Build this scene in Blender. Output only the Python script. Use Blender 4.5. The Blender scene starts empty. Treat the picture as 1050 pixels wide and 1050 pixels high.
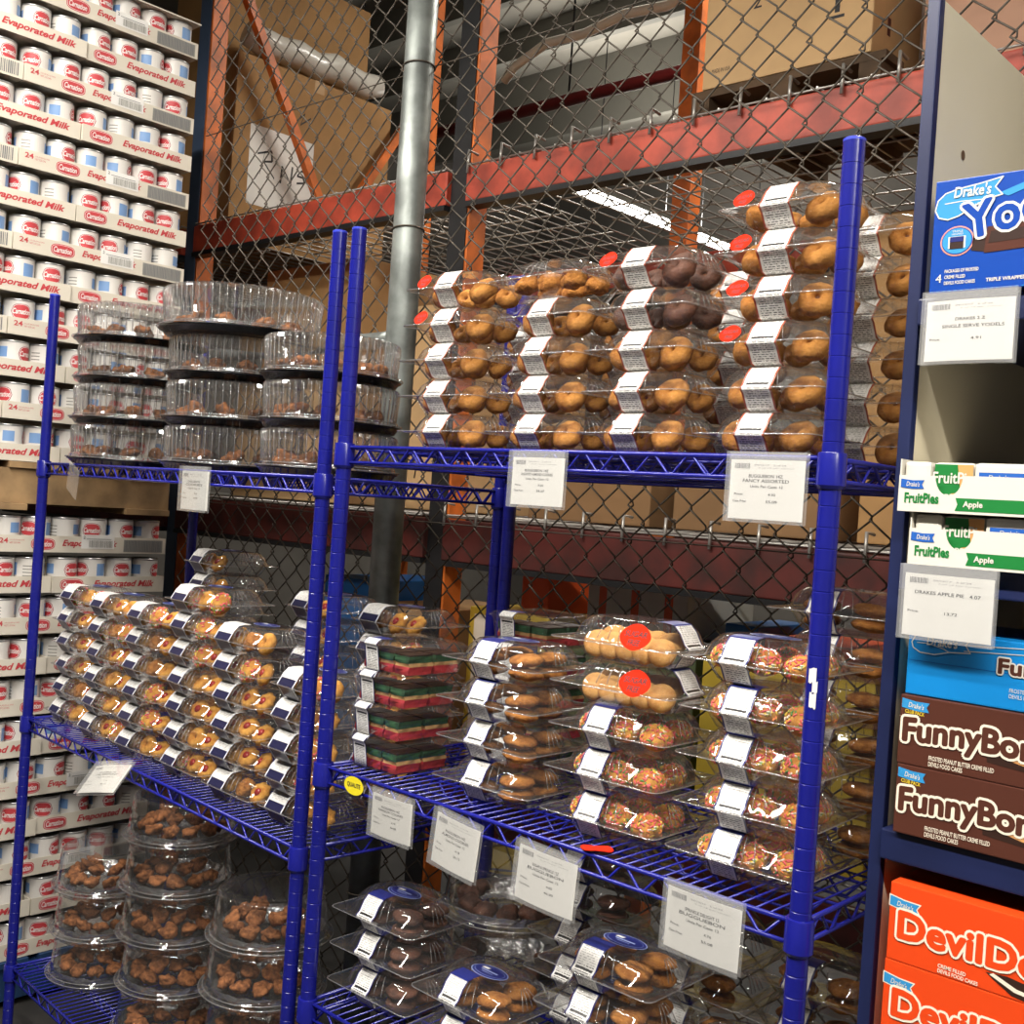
import bpy, bmesh, math, random
from mathutils import Vector, Matrix
random.seed(7)
PI = math.pi
C = bpy.context.scene.collection
H = 1.48            # camera height above the floor; heights in tables below are relative to the camera
W1, D = .914, .432  # right rack width, rack depth
ANG = .065          # left rack is turned a little
ML = Vector((-.9772, .0073))
ORD = ['topmost', 'second', 'third', 'fourth', 'fifth', 'sixth', 'seventh', 'eighth', 'ninth', 'tenth', 'eleventh', 'twelfth']

# ------------------------------------------------------------------ materials
def lin(c):
    return tuple(((v / 255 + .055) / 1.055) ** 2.4 if v > 10 else v / 255 / 12.92 for v in c) + (1,)
MATS = {}
def mat(name, rgb, rough=.5, metal=0., spec=.5, vary=0., noise=0., nscale=30., rgb2=None, emit=0., bump=0., bscale=60., coat=0.):
    if name in MATS: return MATS[name]
    m = bpy.data.materials.new(name); m.use_nodes = True
    nt = m.node_tree; b = nt.nodes['Principled BSDF']
    b.inputs['Base Color'].default_value = lin(rgb)
    b.inputs['Roughness'].default_value = rough; b.inputs['Metallic'].default_value = metal
    b.inputs['Specular IOR Level'].default_value = spec
    b.inputs['Coat Weight'].default_value = coat
    col = None
    tc = nt.nodes.new('ShaderNodeTexCoord')
    if noise or rgb2:
        n = nt.nodes.new('ShaderNodeTexNoise'); n.inputs['Scale'].default_value = nscale; n.inputs['Detail'].default_value = 5
        nt.links.new(tc.outputs['Object'], n.inputs['Vector'])
        r = nt.nodes.new('ShaderNodeValToRGB')
        r.color_ramp.elements[0].position = .35; r.color_ramp.elements[1].position = .65
        d = rgb2 or tuple(v * (1 - noise) for v in rgb)
        r.color_ramp.elements[0].color = lin(d); r.color_ramp.elements[1].color = lin(rgb)
        nt.links.new(n.outputs['Fac'], r.inputs['Fac']); col = r.outputs['Color']
    if vary:
        oi = nt.nodes.new('ShaderNodeObjectInfo'); hs = nt.nodes.new('ShaderNodeHueSaturation')
        mr = nt.nodes.new('ShaderNodeMapRange'); mr.inputs['To Min'].default_value = 1 - vary; mr.inputs['To Max'].default_value = 1 + vary
        nt.links.new(oi.outputs['Random'], mr.inputs['Value']); nt.links.new(mr.outputs['Result'], hs.inputs['Value'])
        if col: nt.links.new(col, hs.inputs['Color'])
        else: hs.inputs['Color'].default_value = lin(rgb)
        col = hs.outputs['Color']
    if col: nt.links.new(col, b.inputs['Base Color'])
    if emit:
        b.inputs['Emission Color'].default_value = lin(rgb); b.inputs['Emission Strength'].default_value = emit
    if bump:
        n2 = nt.nodes.new('ShaderNodeTexNoise'); n2.inputs['Scale'].default_value = bscale; n2.inputs['Detail'].default_value = 4
        nt.links.new(tc.outputs['Object'], n2.inputs['Vector'])
        bp = nt.nodes.new('ShaderNodeBump'); bp.inputs['Strength'].default_value = bump; bp.inputs['Distance'].default_value = .004
        nt.links.new(n2.outputs['Fac'], bp.inputs['Height']); nt.links.new(bp.outputs['Normal'], b.inputs['Normal'])
    MATS[name] = m
    return m

def clear(name, tint=(255, 255, 255), base=.06, edge=.75, power=3., rough=.06, body=.02):
    m = bpy.data.materials.new(name); m.use_nodes = True
    nt = m.node_tree; nt.nodes.clear(); N = nt.nodes.new; L = nt.links.new
    out = N('ShaderNodeOutputMaterial'); tr = N('ShaderNodeBsdfTransparent'); tr.inputs['Color'].default_value = lin(tint)
    gl = N('ShaderNodeBsdfGlossy'); gl.inputs['Roughness'].default_value = rough
    df = N('ShaderNodeBsdfDiffuse'); df.inputs['Color'].default_value = (.8, .8, .8, 1)
    lw = N('ShaderNodeLayerWeight'); lw.inputs['Blend'].default_value = .5
    pw = N('ShaderNodeMath'); pw.operation = 'POWER'; pw.inputs[1].default_value = power
    ma = N('ShaderNodeMath'); ma.operation = 'MULTIPLY_ADD'; ma.inputs[1].default_value = edge; ma.inputs[2].default_value = base; ma.use_clamp = True
    mx = N('ShaderNodeMixShader'); m2 = N('ShaderNodeMixShader'); m2.inputs['Fac'].default_value = body
    L(lw.outputs['Facing'], pw.inputs[0]); L(pw.outputs[0], ma.inputs[0])
    L(tr.outputs[0], m2.inputs[1]); L(df.outputs[0], m2.inputs[2])
    L(ma.outputs[0], mx.inputs['Fac']); L(m2.outputs[0], mx.inputs[1]); L(gl.outputs[0], mx.inputs[2])
    L(mx.outputs[0], out.inputs['Surface'])
    MATS[name] = m
    return m

def label_mat(name, border, low, head=0, paper=(236, 234, 230)):
    """printed paper sleeve: u runs across the band, v down its length"""
    m = bpy.data.materials.new(name); m.use_nodes = True
    nt = m.node_tree; N = nt.nodes.new; L = nt.links.new
    b = nt.nodes['Principled BSDF']; b.inputs['Roughness'].default_value = .32
    uv = N('ShaderNodeUVMap'); sp = N('ShaderNodeSeparateXYZ'); L(uv.outputs[0], sp.inputs[0])
    def math_(op, a, bb=None, c=None):
        n = N('ShaderNodeMath'); n.operation = op
        for i, v in enumerate((a, bb, c)):
            if v is None: continue
            if isinstance(v, (int, float)): n.inputs[i].default_value = v
            else: L(v, n.inputs[i])
        return n.outputs[0]
    u, v = sp.outputs[0], sp.outputs[1]
    edge = math_('GREATER_THAN', math_('ABSOLUTE', math_('SUBTRACT', u, .5)), .44)
    inner = math_('LESS_THAN', math_('ABSOLUTE', math_('SUBTRACT', u, .5)), .36)
    lines = math_('LESS_THAN', math_('FRACT', math_('MULTIPLY', v, 34.)), .42)
    mp = N('ShaderNodeMapping'); mp.inputs['Scale'].default_value = (13, 34, 1); L(uv.outputs[0], mp.inputs[0])
    ns = N('ShaderNodeTexNoise'); ns.inputs['Scale'].default_value = 1.; ns.inputs['Detail'].default_value = 2; L(mp.outputs[0], ns.inputs['Vector'])
    ink = math_('GREATER_THAN', ns.outputs['Fac'], .47)
    text = math_('MULTIPLY', math_('MULTIPLY', lines, ink), inner)
    dens = math_('MULTIPLY', math_('GREATER_THAN', v, .5), .5)
    tfac = math_('MULTIPLY', text, math_('ADD', dens, .48))
    rule = math_('MULTIPLY', math_('LESS_THAN', math_('ABSOLUTE', math_('SUBTRACT', v, .55)), .014), inner)
    def mix(fac, a, c2):
        n = N('ShaderNodeMix'); n.data_type = 'RGBA'
        if isinstance(fac, (int, float)): n.inputs[0].default_value = fac
        else: L(fac, n.inputs[0])
        for i, s in ((6, a), (7, c2)):
            if isinstance(s, tuple): n.inputs[i].default_value = s
            else: L(s, n.inputs[i])
        return n.outputs[2]
    c = mix(tfac, lin(paper), lin((70, 66, 66)))
    c = mix(rule, c, lin((30, 28, 30)))
    if head: c = mix(math_('LESS_THAN', v, head), c, lin((40, 48, 120)))
    if low: c = mix(math_('GREATER_THAN', v, low), c, lin((34, 34, 66)))
    c = mix(edge, c, lin(border))
    L(c, b.inputs['Base Color'])
    MATS[name] = m
    return m

blue = mat('blue_enamel', (25, 29, 132), .24, spec=.6, noise=.12, nscale=8)
blue_wire = mat('blue_enamel_wire', (30, 34, 140), .25, spec=.6)
blue_cap = mat('blue_plastic_cap', (52, 66, 190), .35)
plastic = clear('clear_plastic', base=.03, edge=.6, power=3.2, rough=.05, body=.012)
plastic_lid = clear('clear_ribbed_plastic', base=.05, edge=.7, power=2.6, rough=.05, body=.02)
ridge = clear('plastic_ridge', base=.16, edge=.7, power=2., rough=.12, body=.16)
plastic_rib = clear('clear_fluted_plastic', base=.10, edge=.75, power=2.2, rough=.09, body=.03)
film = clear('thin_plastic_sleeve', base=.05, edge=.5, power=3., rough=.05, body=.12)
lab_red = label_mat('red_edged_label', (170, 84, 62), 0)
lab_blue = label_mat('blue_edged_label', (38, 38, 96), 0, .26)
lab_navy = label_mat('navy_footed_label', (214, 214, 222), .47)
white_paper = mat('white_paper', (232, 230, 224), .6)
ink = mat('black_ink', (40, 40, 42), .7)
grey_ink = mat('grey_ink', (120, 120, 122), .7)
black_plastic = mat('black_plastic', (14, 14, 15), .25)
galv = mat('galvanised_steel', (150, 156, 152), .45, .55, noise=.28, nscale=14)
wire_m = mat('dull_fence_wire', (92, 84, 74), .5, .45, noise=.3, nscale=20)
orange = mat('orange_rack_paint', (236, 122, 46), .5, noise=.25, nscale=9)
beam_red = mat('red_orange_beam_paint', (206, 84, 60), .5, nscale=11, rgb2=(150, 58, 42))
beam_dark = mat('shaded_red_beam_paint', (92, 34, 28), .6, nscale=11, rgb2=(58, 26, 22))  # lower beams: red darkened so the shade there is in the colour
black_steel = mat('black_steel', (26, 26, 28), .5)
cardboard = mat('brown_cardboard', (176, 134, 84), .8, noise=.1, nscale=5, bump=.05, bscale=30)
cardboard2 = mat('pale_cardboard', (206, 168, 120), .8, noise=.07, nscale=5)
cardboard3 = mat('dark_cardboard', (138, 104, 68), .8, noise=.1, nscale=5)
dark_wood = mat('dark_pallet_wood', (92, 70, 48), .85, noise=.25, nscale=12)
wood = mat('pallet_wood', (168, 136, 96), .8, noise=.25, nscale=12)
blue_wood = mat('blue_painted_pallet_wood', (30, 66, 110), .7, noise=.25, nscale=12)
tray_card = mat('white_tray_board', (222, 214, 198), .7, noise=.04, nscale=6)
milk_red = mat('red_print', (196, 66, 72), .5)
milk_red_dark = mat('dark_red_print', (160, 62, 70), .5)
milk_blue = mat('blue_print', (120, 156, 204), .5)
can_white = mat('white_can_paper', (226, 222, 216), .4, vary=.05)
can_rim = mat('tin_rim', (196, 196, 196), .3, .8)
barcode_grey = mat('barcode_grey', (150, 148, 140), .7)
white_print = mat('white_print', (240, 238, 234), .5)
golden = mat('golden_cookie_crust', (188, 132, 68), .9, spec=.15, vary=.18, nscale=45, rgb2=(140, 88, 40), bump=.8, bscale=130)
dough_dark = mat('cookie_centre', (96, 54, 24), .8)
choc = mat('dark_cookie_crust', (96, 58, 40), .7, vary=.2, nscale=55, rgb2=(66, 38, 26), bump=.6, bscale=150)
almond = mat('almond_cookie_crust', (176, 118, 58), .9, spec=.15, vary=.15, nscale=70, rgb2=(132, 80, 36), bump=.9, bscale=170)
sugar = mat('pale_sugar_cookie_crust', (206, 156, 88), .75, vary=.08, nscale=40, rgb2=(184, 128, 66), bump=.25, bscale=120)
yellow_dough = mat('yellow_cookie_dough', (212, 156, 70), .85, spec=.2, vary=.16, nscale=50, rgb2=(172, 108, 40), bump=.4, bscale=140)
jam = mat('red_jam', (150, 30, 22), .25)
brown_dough = mat('brown_pastry', (160, 104, 64), .85, spec=.2, vary=.35, nscale=70, rgb2=(96, 58, 34), bump=.9, bscale=150)
spr = [mat('pink_sprinkle', (226, 92, 96), .5), mat('yellow_sprinkle', (238, 206, 72), .5), mat('green_sprinkle', (78, 138, 60), .5), mat('orange_sprinkle', (230, 130, 60), .5), mat('white_sprinkle', (238, 226, 206), .5)]
rb = [mat('red_cake_layer', (182, 48, 54), .8, nscale=60, noise=.25), mat('yellow_cake_layer', (196, 152, 98), .8, nscale=60, noise=.2), mat('green_cake_layer', (38, 80, 48), .8, nscale=60, noise=.25), mat('chocolate_coat', (38, 24, 18), .4)]
navy_label = mat('navy_oval_print', (30, 38, 108), .35)
navy_line = mat('pale_blue_print', (150, 164, 214), .4)
sticker_red = mat('red_orange_sticker', (224, 44, 22), .9, spec=.1)
sticker_yellow = mat('yellow_sticker', (236, 218, 44), .45)
foil = mat('silver_foil', (200, 200, 200), .25, .9, bump=.8, bscale=90)
navy_post = mat('navy_shelf_enamel', (28, 37, 78), .4, noise=.15, nscale=6)
cream = mat('cream_shelf_enamel', (214, 204, 176), .5, noise=.03, nscale=3)
dr_blue = mat('royal_blue_carton', (14, 66, 158), .3)
dr_cyan = mat('cyan_carton', (18, 128, 200), .3)
dr_lcyan = mat('light_cyan_print', (52, 142, 200), .35)
dr_brown = mat('brown_carton', (82, 46, 36), .3)
dr_dbrown = mat('chocolate_print', (52, 34, 28), .35)
dr_orange = mat('orange_carton', (226, 72, 26), .3)
dr_cream = mat('cream_print', (240, 228, 208), .4)
dr_white = mat('white_carton', (216, 211, 200), .4)
dr_green = mat('green_print', (26, 120, 54), .4)
dr_tan = mat('tan_print', (216, 156, 96), .4)
dr_ribbon = mat('ribbon_blue_print', (36, 92, 176), .4)
dr_yellow = mat('yellow_print', (228, 196, 60), .4)
dr_pink = mat('salmon_print', (226, 146, 126), .4)

# ------------------------------------------------------------------ mesh helpers
def obj(name, bm_or_me, mats=None, parent=None, smooth=False, loc=None):
    if isinstance(bm_or_me, bmesh.types.BMesh):
        me = bpy.data.meshes.new(name); bm_or_me.to_mesh(me); bm_or_me.free()
        for m in (mats if isinstance(mats, (list, tuple)) else [mats]): me.materials.append(m)
        if smooth:
            for p in me.polygons: p.use_smooth = True
    else: me = bm_or_me
    o = bpy.data.objects.new(name, me); C.objects.link(o)
    if parent: o.parent = parent
    if loc: o.location = loc
    return o
def tag(o, label, cat, group=None, kind=None):
    if label: o['label'] = label
    if cat: o['category'] = cat
    if group: o['group'] = group
    if kind: o['kind'] = kind
    return o
def thing(name, label, cat, loc=(0, 0, 0), rz=0, group=None):
    o = bpy.data.objects.new(name, None); C.objects.link(o); o.empty_display_size = .02
    o.location = loc; o.rotation_euler = (0, 0, rz)
    return tag(o, label, cat, group)
def P(x, y, z): return (x, y, z + H)

def box(bm, a, b, mi=0, bev=0):
    vs = [bm.verts.new((x, y, z)) for z in (a[2], b[2]) for y in (a[1], b[1]) for x in (a[0], b[0])]
    fs = [bm.faces.new([vs[i] for i in f]) for f in ((0, 2, 3, 1), (4, 5, 7, 6), (0, 1, 5, 4), (2, 6, 7, 3), (0, 4, 6, 2), (1, 3, 7, 5))]
    for f in fs: f.material_index = mi
    if bev:
        es = list({e for f in fs for e in f.edges})
        r = bmesh.ops.bevel(bm, geom=es, offset=bev, segments=2, affect='EDGES', profile=.6)
        for f in r['faces']: f.material_index = mi
    return vs
def tube(bm, pts, r, n=6, closed=False, mi=0, caps=True):
    pts = [Vector(p) for p in pts]; k = len(pts); rings = []; prev = None
    for i, p in enumerate(pts):
        a = pts[i - 1] if (i or closed) else pts[0]; b = pts[(i + 1) % k] if (i < k - 1 or closed) else pts[-1]
        t = (b - a).normalized()
        if prev is None:
            u = t.orthogonal().normalized()
        else:
            u = (prev - t * prev.dot(t)); u = u.normalized() if u.length > 1e-6 else t.orthogonal().normalized()
        prev = u; w = t.cross(u)
        rr = r[i] if isinstance(r, (list, tuple)) else r
        rings.append([bm.verts.new(p + (u * math.cos(2 * PI * j / n) + w * math.sin(2 * PI * j / n)) * rr) for j in range(n)])
    for i in range(k if closed else k - 1):
        A, B = rings[i], rings[(i + 1) % k]
        for j in range(n):
            f = bm.faces.new((A[j], A[(j + 1) % n], B[(j + 1) % n], B[j])); f.material_index = mi; f.smooth = True
    if caps and not closed:
        for R in (rings[0][::-1], rings[-1]):
            f = bm.faces.new(R); f.material_index = mi
def lathe(bm, prof, n=24, c=(0, 0, 0), mi=0, cap0=True, cap1=True, flute=None, smooth=True):
    rings = []
    for q in prof:
        r, z = q[0], q[1]; m = q[2] if len(q) > 2 else 0.
        rings.append([bm.verts.new((c[0] + (r + (m if j % 2 else -m)) * math.cos(2 * PI * j / n), c[1] + (r + (m if j % 2 else -m)) * math.sin(2 * PI * j / n), c[2] + z)) for j in range(n)])
    for A, B in zip(rings, rings[1:]):
        for j in range(n):
            f = bm.faces.new((A[j], A[(j + 1) % n], B[(j + 1) % n], B[j])); f.material_index = mi; f.smooth = smooth
    if cap0: bm.faces.new(rings[0][::-1]).material_index = mi
    if cap1: bm.faces.new(rings[-1]).material_index = mi
    return rings
def rrect(a, b, r, z, f=0.):
    pts = []; r = min(r, a - .001, b - .001); nc, ns = 7, 9
    for q, (sx, sy) in enumerate(((1, 1), (-1, 1), (-1, -1), (1, -1))):
        for i in range(nc):
            t = PI / 2 * q + PI / 2 * i / (nc - 1)
            pts.append((sx * (a - r) + r * math.cos(t), sy * (b - r) + r * math.sin(t)))
        x0, y0 = pts[-1]
        sx2, sy2 = ((1, 1), (-1, 1), (-1, -1), (1, -1))[(q + 1) % 4]
        t2 = PI / 2 * (q + 1)
        x1, y1 = sx2 * (a - r) + r * math.cos(t2), sy2 * (b - r) + r * math.sin(t2)
        nx, ny = math.cos(t2), math.sin(t2)
        for i in range(1, ns + 1):
            k = i / (ns + 1); s = f if i % 2 else -f
            pts.append((x0 + (x1 - x0) * k + nx * s, y0 + (y1 - y0) * k + ny * s))
    return [(x, y, z) for x, y in pts]
def loft(bm, rings, mi=0, cap0=True, cap1=True, smooth=True):
    R = [[bm.verts.new(p) for p in r] for r in rings]
    n = len(R[0])
    for A, B in zip(R, R[1:]):
        for j in range(n):
            f = bm.faces.new((A[j], A[(j + 1) % n], B[(j + 1) % n], B[j])); f.material_index = mi; f.smooth = smooth
    if cap0: bm.faces.new(R[0][::-1]).material_index = mi
    if cap1: bm.faces.new(R[-1]).material_index = mi

# ---- flat print (text, ribbons, barcodes) on a panel that faces -Y; u to the right, v up
TXT = {}
def text_polys(body, shear=0., offset=0., spacing=1.):
    key = (body, shear, offset, spacing)
    if key in TXT: return TXT[key]
    cu = bpy.data.curves.new('lettering', 'FONT'); cu.body = body; cu.size = 1; cu.resolution_u = 3
    cu.shear = shear; cu.offset = offset; cu.space_character = spacing; cu.fill_mode = 'FRONT'
    o = bpy.data.objects.new('lettering', cu)
    me = bpy.data.meshes.new_from_object(o)
    vs = [tuple(v.co) for v in me.vertices]; fs = [tuple(p.vertices) for p in me.polygons]
    bpy.data.objects.remove(o); bpy.data.curves.remove(cu); bpy.data.meshes.remove(me)
    xs = [v[0] for v in vs]; ys = [v[1] for v in vs]
    TXT[key] = (vs, fs, min(xs), max(xs), min(ys), max(ys))
    return TXT[key]
class Print:
    def __init__(s, warp=None): s.bm = bmesh.new(); s.mats = []; s.warp = warp
    def mi(s, m):
        if m not in s.mats: s.mats.append(m)
        return s.mats.index(m)
    def put(s, pts, faces, m, lay):
        f = s.warp or (lambda u, v, d: (u, -d, v))
        V = [s.bm.verts.new(f(u, v, .0003 + lay * .00025)) for u, v in pts]; k = s.mi(m)
        for q in faces:
            try: s.bm.faces.new([V[i] for i in q]).material_index = k
            except ValueError: pass
    def poly(s, pts, m, lay=0): s.put(pts, [tuple(range(len(pts)))], m, lay)
    def rect(s, u0, v0, u1, v1, m, lay=0): s.poly([(u0, v0), (u1, v0), (u1, v1), (u0, v1)], m, lay)
    def ell(s, u, v, a, b, m, lay=0, n=28, rot=0, p=2.):
        q = []
        for i in range(n):
            t = 2 * PI * i / n; c, d = math.cos(t), math.sin(t)
            x = a * math.copysign(abs(c) ** (2 / p), c); y = b * math.copysign(abs(d) ** (2 / p), d)
            q.append((u + x * math.cos(rot) - y * math.sin(rot), v + x * math.sin(rot) + y * math.cos(rot)))
        s.poly(q, m, lay)
    def text(s, body, u, v, w, h, m, lay=1, shear=0., offset=0., spacing=1., rot=0., base=None, arc=0.):
        """fit BODY in a w x h box whose lower left is (u, v); BASE: the text that sets the fit (so outlines line up)"""
        vs, fs, x0, x1, y0, y1 = text_polys(body, shear, offset, spacing)
        if base is not None: _a, _b, x0, x1, y0, y1 = text_polys(body, shear, base, spacing)
        sx = w / (x1 - x0); sy = h / (y1 - y0); c, d = math.cos(rot), math.sin(rot); q = []
        for X, Y, _z in vs:
            a, b = (X - x0) * sx, (Y - y0) * sy
            if arc: b += arc * math.sin(PI * min(1, max(0, a / w)))
            q.append((u + a * c - b * d, v + a * d + b * c))
        s.put(q, fs, m, lay)
    def outlined(s, body, u, v, w, h, m_out, m_in, lay, out, bold, **k):
        for i in range(14):
            a = 2 * PI * i / 14; s.text(body, u + out * math.cos(a), v + out * math.sin(a), w, h, m_out, lay + i * .08, **k)
        for i in range(8):
            a = 2 * PI * i / 8; s.text(body, u + bold * math.cos(a), v + bold * math.sin(a), w, h, m_in, lay + 1.3 + i * .08, **k)
    def stroke(s, pts, wd, m, lay=0, closed=True):
        q = list(pts) + ([pts[0]] if closed else [])
        for i, ((a, b), (c, d)) in enumerate(zip(q, q[1:])):
            lay += .05
            L_ = math.hypot(c - a, d - b) or 1; nx, ny = -(d - b) / L_ * wd / 2, (c - a) / L_ * wd / 2
            s.poly([(a - nx, b - ny), (c - nx, d - ny), (c + nx, d + ny), (a + nx, b + ny)], m, lay); s.ell(a, b, wd / 2, wd / 2, m, lay + .02, n=8)
    def barcode(s, u0, v0, u1, v1, m, lay=1, n=16):
        x = u0; rnd = random.Random(int(u0 * 1e4) + n)
        while x < u1:
            w = (u1 - u0) / n * rnd.uniform(.25, .75); s.rect(x, v0, min(x + w, u1), v1, m, lay); x += w + (u1 - u0) / n * rnd.uniform(.25, .6)
    def done(s, name, parent=None, loc=None, rot=None):
        o = obj(name, s.bm, s.mats, parent, loc=loc)
        if rot: o.rotation_euler = rot
        return o

# ------------------------------------------------------------------ room shell
def struct(name, a, b, m, label=None):
    bm = bmesh.new(); box(bm, a, b)
    o = obj(name, bm, m); o['kind'] = 'structure'
    if label: o['label'] = label
    return o
CEIL = 3.60
m_floor = mat('dark_concrete', (54, 52, 50), .6, noise=.2, nscale=4)
m_ceil = mat('grey_ceiling_board', (150, 146, 136), .9, noise=.12, nscale=1.6)
m_wall = mat('grey_block_wall', (112, 108, 102), .9, noise=.1, nscale=2)
struct('floor', (-8.0, -4.2, -.1), (4.2, 8.2, 0), m_floor)
struct('ceiling', (-8.0, -4.2, CEIL + H), (4.2, 8.2, CEIL + H + .1), m_ceil)
struct('wall_back', (-8.0, 8.1, 0), (4.2, 8.2, CEIL + H), m_wall)
struct('wall_left', (-8.0, -4.2, 0), (-7.9, 8.1, CEIL + H), m_wall)
struct('wall_right', (4.1, -4.2, 0), (4.2, 8.1, CEIL + H), m_wall)
struct('wall_front', (-7.9, -4.2, 0), (4.1, -4.1, CEIL + H), m_wall)

# ------------------------------------------------------------------ wire racks
def post_mesh(top):
    bm = bmesh.new(); prof = [(.0115, .0), (.0132, .012)]; z = .03
    while z < top - .01:
        prof += [(.0132, z), (.0127, z + .0005), (.0127, z + .0015), (.0132, z + .0020)]; z += .0254
    prof += [(.0132, top)]
    lathe(bm, prof, 18, cap1=False)
    lathe(bm, [(.0134, top), (.0134, top + .003), (.011, top + .0045)], 18, mi=1, cap0=False)
    me = bpy.data.meshes.new('post'); bm.to_mesh(me); bm.free(); me.materials.append(blue); me.materials.append(blue_cap); me.set_sharp_from_angle(angle=.5)
    return me
def shelf_bm(x0, x1, y0, y1, z):
    bm = bmesh.new()
    zt, zb = z - .0035, z - .030
    for zz, r in ((zt, .0034), (zb, .0030)):
        tube(bm, [(x0, y0, zz), (x1, y0, zz)], r, 8); tube(bm, [(x0, y1, zz), (x1, y1, zz)], r, 8)
        tube(bm, [(x0, y0, zz), (x0, y1, zz)], r, 8); tube(bm, [(x1, y0, zz), (x1, y1, zz)], r, 8)
    def zig(p, q):
        p, q = Vector(p), Vector(q); n = max(2, int((q - p).length / .030)); pts = []
        for i in range(n + 1):
            v = p.lerp(q, i / n); zz = (zt - .002) if i % 2 else (zb + .002); w = (q - p).normalized() * .005
            pts += [(v.x - w.x, v.y - w.y, zz), (v.x + w.x, v.y + w.y, zz)]
        tube(bm, pts[1:-1], .0021, 6)
    e = .02
    zig((x0 + e, y0, 0), (x1 - e, y0, 0)); zig((x0 + e, y1, 0), (x1 - e, y1, 0))
    zig((x0, y0 + e, 0), (x0, y1 - e, 0)); zig((x1, y0 + e, 0), (x1, y1 - e, 0))
    n = int((x1 - x0) / .0195)
    for i in range(1, n):
        x = x0 + (x1 - x0) * i / n
        tube(bm, [(x, y0, z - .0016), (x, y1, z - .0016)], .0015, 5)
    for k in (.25, .5, .75):
        y = y0 + (y1 - y0) * k
        tube(bm, [(x0, y, z - .0055), (x1, y, z - .0055)], .0024, 6); tube(bm, [(x0, y, zb), (x1, y, zb)], .0022, 6)
        zig((x0 + e, y, 0), (x1 - e, y, 0))
    return bm
_bm = bmesh.new(); lathe(_bm, [(.0134, .0035), (.0168, .003), (.0174, .0015), (.0180, -.036), (.0150, -.0405)], 20, cap0=False, cap1=False)
collar_me = bpy.data.meshes.new('collar'); _bm.to_mesh(collar_me); _bm.free(); collar_me.materials.append(blue); collar_me.set_sharp_from_angle(angle=.5)
def rack(label, loc, rz, x0, x1, top, zs):
    t = thing('wire_rack', label, 'shelving rack', loc, rz, 'blue wire racks')
    pm = post_mesh(top + H)
    for x in (x0, x1):
        for y in (0, D): obj('post', pm, parent=t, loc=(x, y, 0))
    for z in zs:
        s = obj('wire_shelf', shelf_bm(x0, x1, 0, D, z + H), blue_wire, t)
        for x in (x0, x1):
            for y in (0, D): obj('collar', collar_me, parent=s, loc=(x, y, z + H))
    return t
ZR = (.085, -.471, -.883, -1.33)
ZL = (.030, -.636, -1.286)
rack('blue wire shelving rack with cookie clamshells, nearest the snack cartons', (-W1, 0, 0), 0, 0, W1, .458, ZR)
rack('blue wire shelving rack with round platters, beside the stacked milk trays', (ML.x, ML.y, 0), -ANG, -1.28, 0, .4617, ZL)
def LW(x, y):  # left rack local -> world
    return ML + Vector((math.cos(ANG), -math.sin(ANG))) * x + Vector((math.sin(ANG), math.cos(ANG))) * y

# ------------------------------------------------------------------ clamshell packs
def mesh_of(name, bm, mats):
    me = bpy.data.meshes.new(name); bm.to_mesh(me); bm.free()
    for m in (mats if isinstance(mats, (list, tuple)) else [mats]): me.materials.append(m)
    return me
def band_mesh(prof, xc, w, m):
    """paper sleeve: PROF is [(y, z)] from the lid over the rim to the underside"""
    pts = []
    for (y0, z0), (y1, z1) in zip(prof, prof[1:]):
        for i in range(3): pts.append((y0 + (y1 - y0) * i / 3, z0 + (z1 - z0) * i / 3))
    pts.append(prof[-1])
    L_ = [0.]
    for p, q in zip(pts, pts[1:]): L_.append(L_[-1] + math.dist(p, q))
    bm = bmesh.new(); uv = bm.loops.layers.uv.new('UVMap'); n = 4
    V = [[bm.verts.new((xc + w * (j / n - .5), y, z)) for j in range(n + 1)] for y, z in pts]
    for i in range(len(pts) - 1):
        for j in range(n):
            f = bm.faces.new((V[i][j], V[i + 1][j], V[i + 1][j + 1], V[i][j + 1])); f.smooth = True
            for lp, (a, b) in zip(f.loops, ((j, i), (j, i + 1), (j + 1, i + 1), (j + 1, i))): lp[uv].uv = (a / n, L_[b] / L_[-1])
    bmesh.ops.recalc_face_normals(bm, faces=bm.faces)
    return mesh_of('label_sleeve', bm, m)
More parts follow.
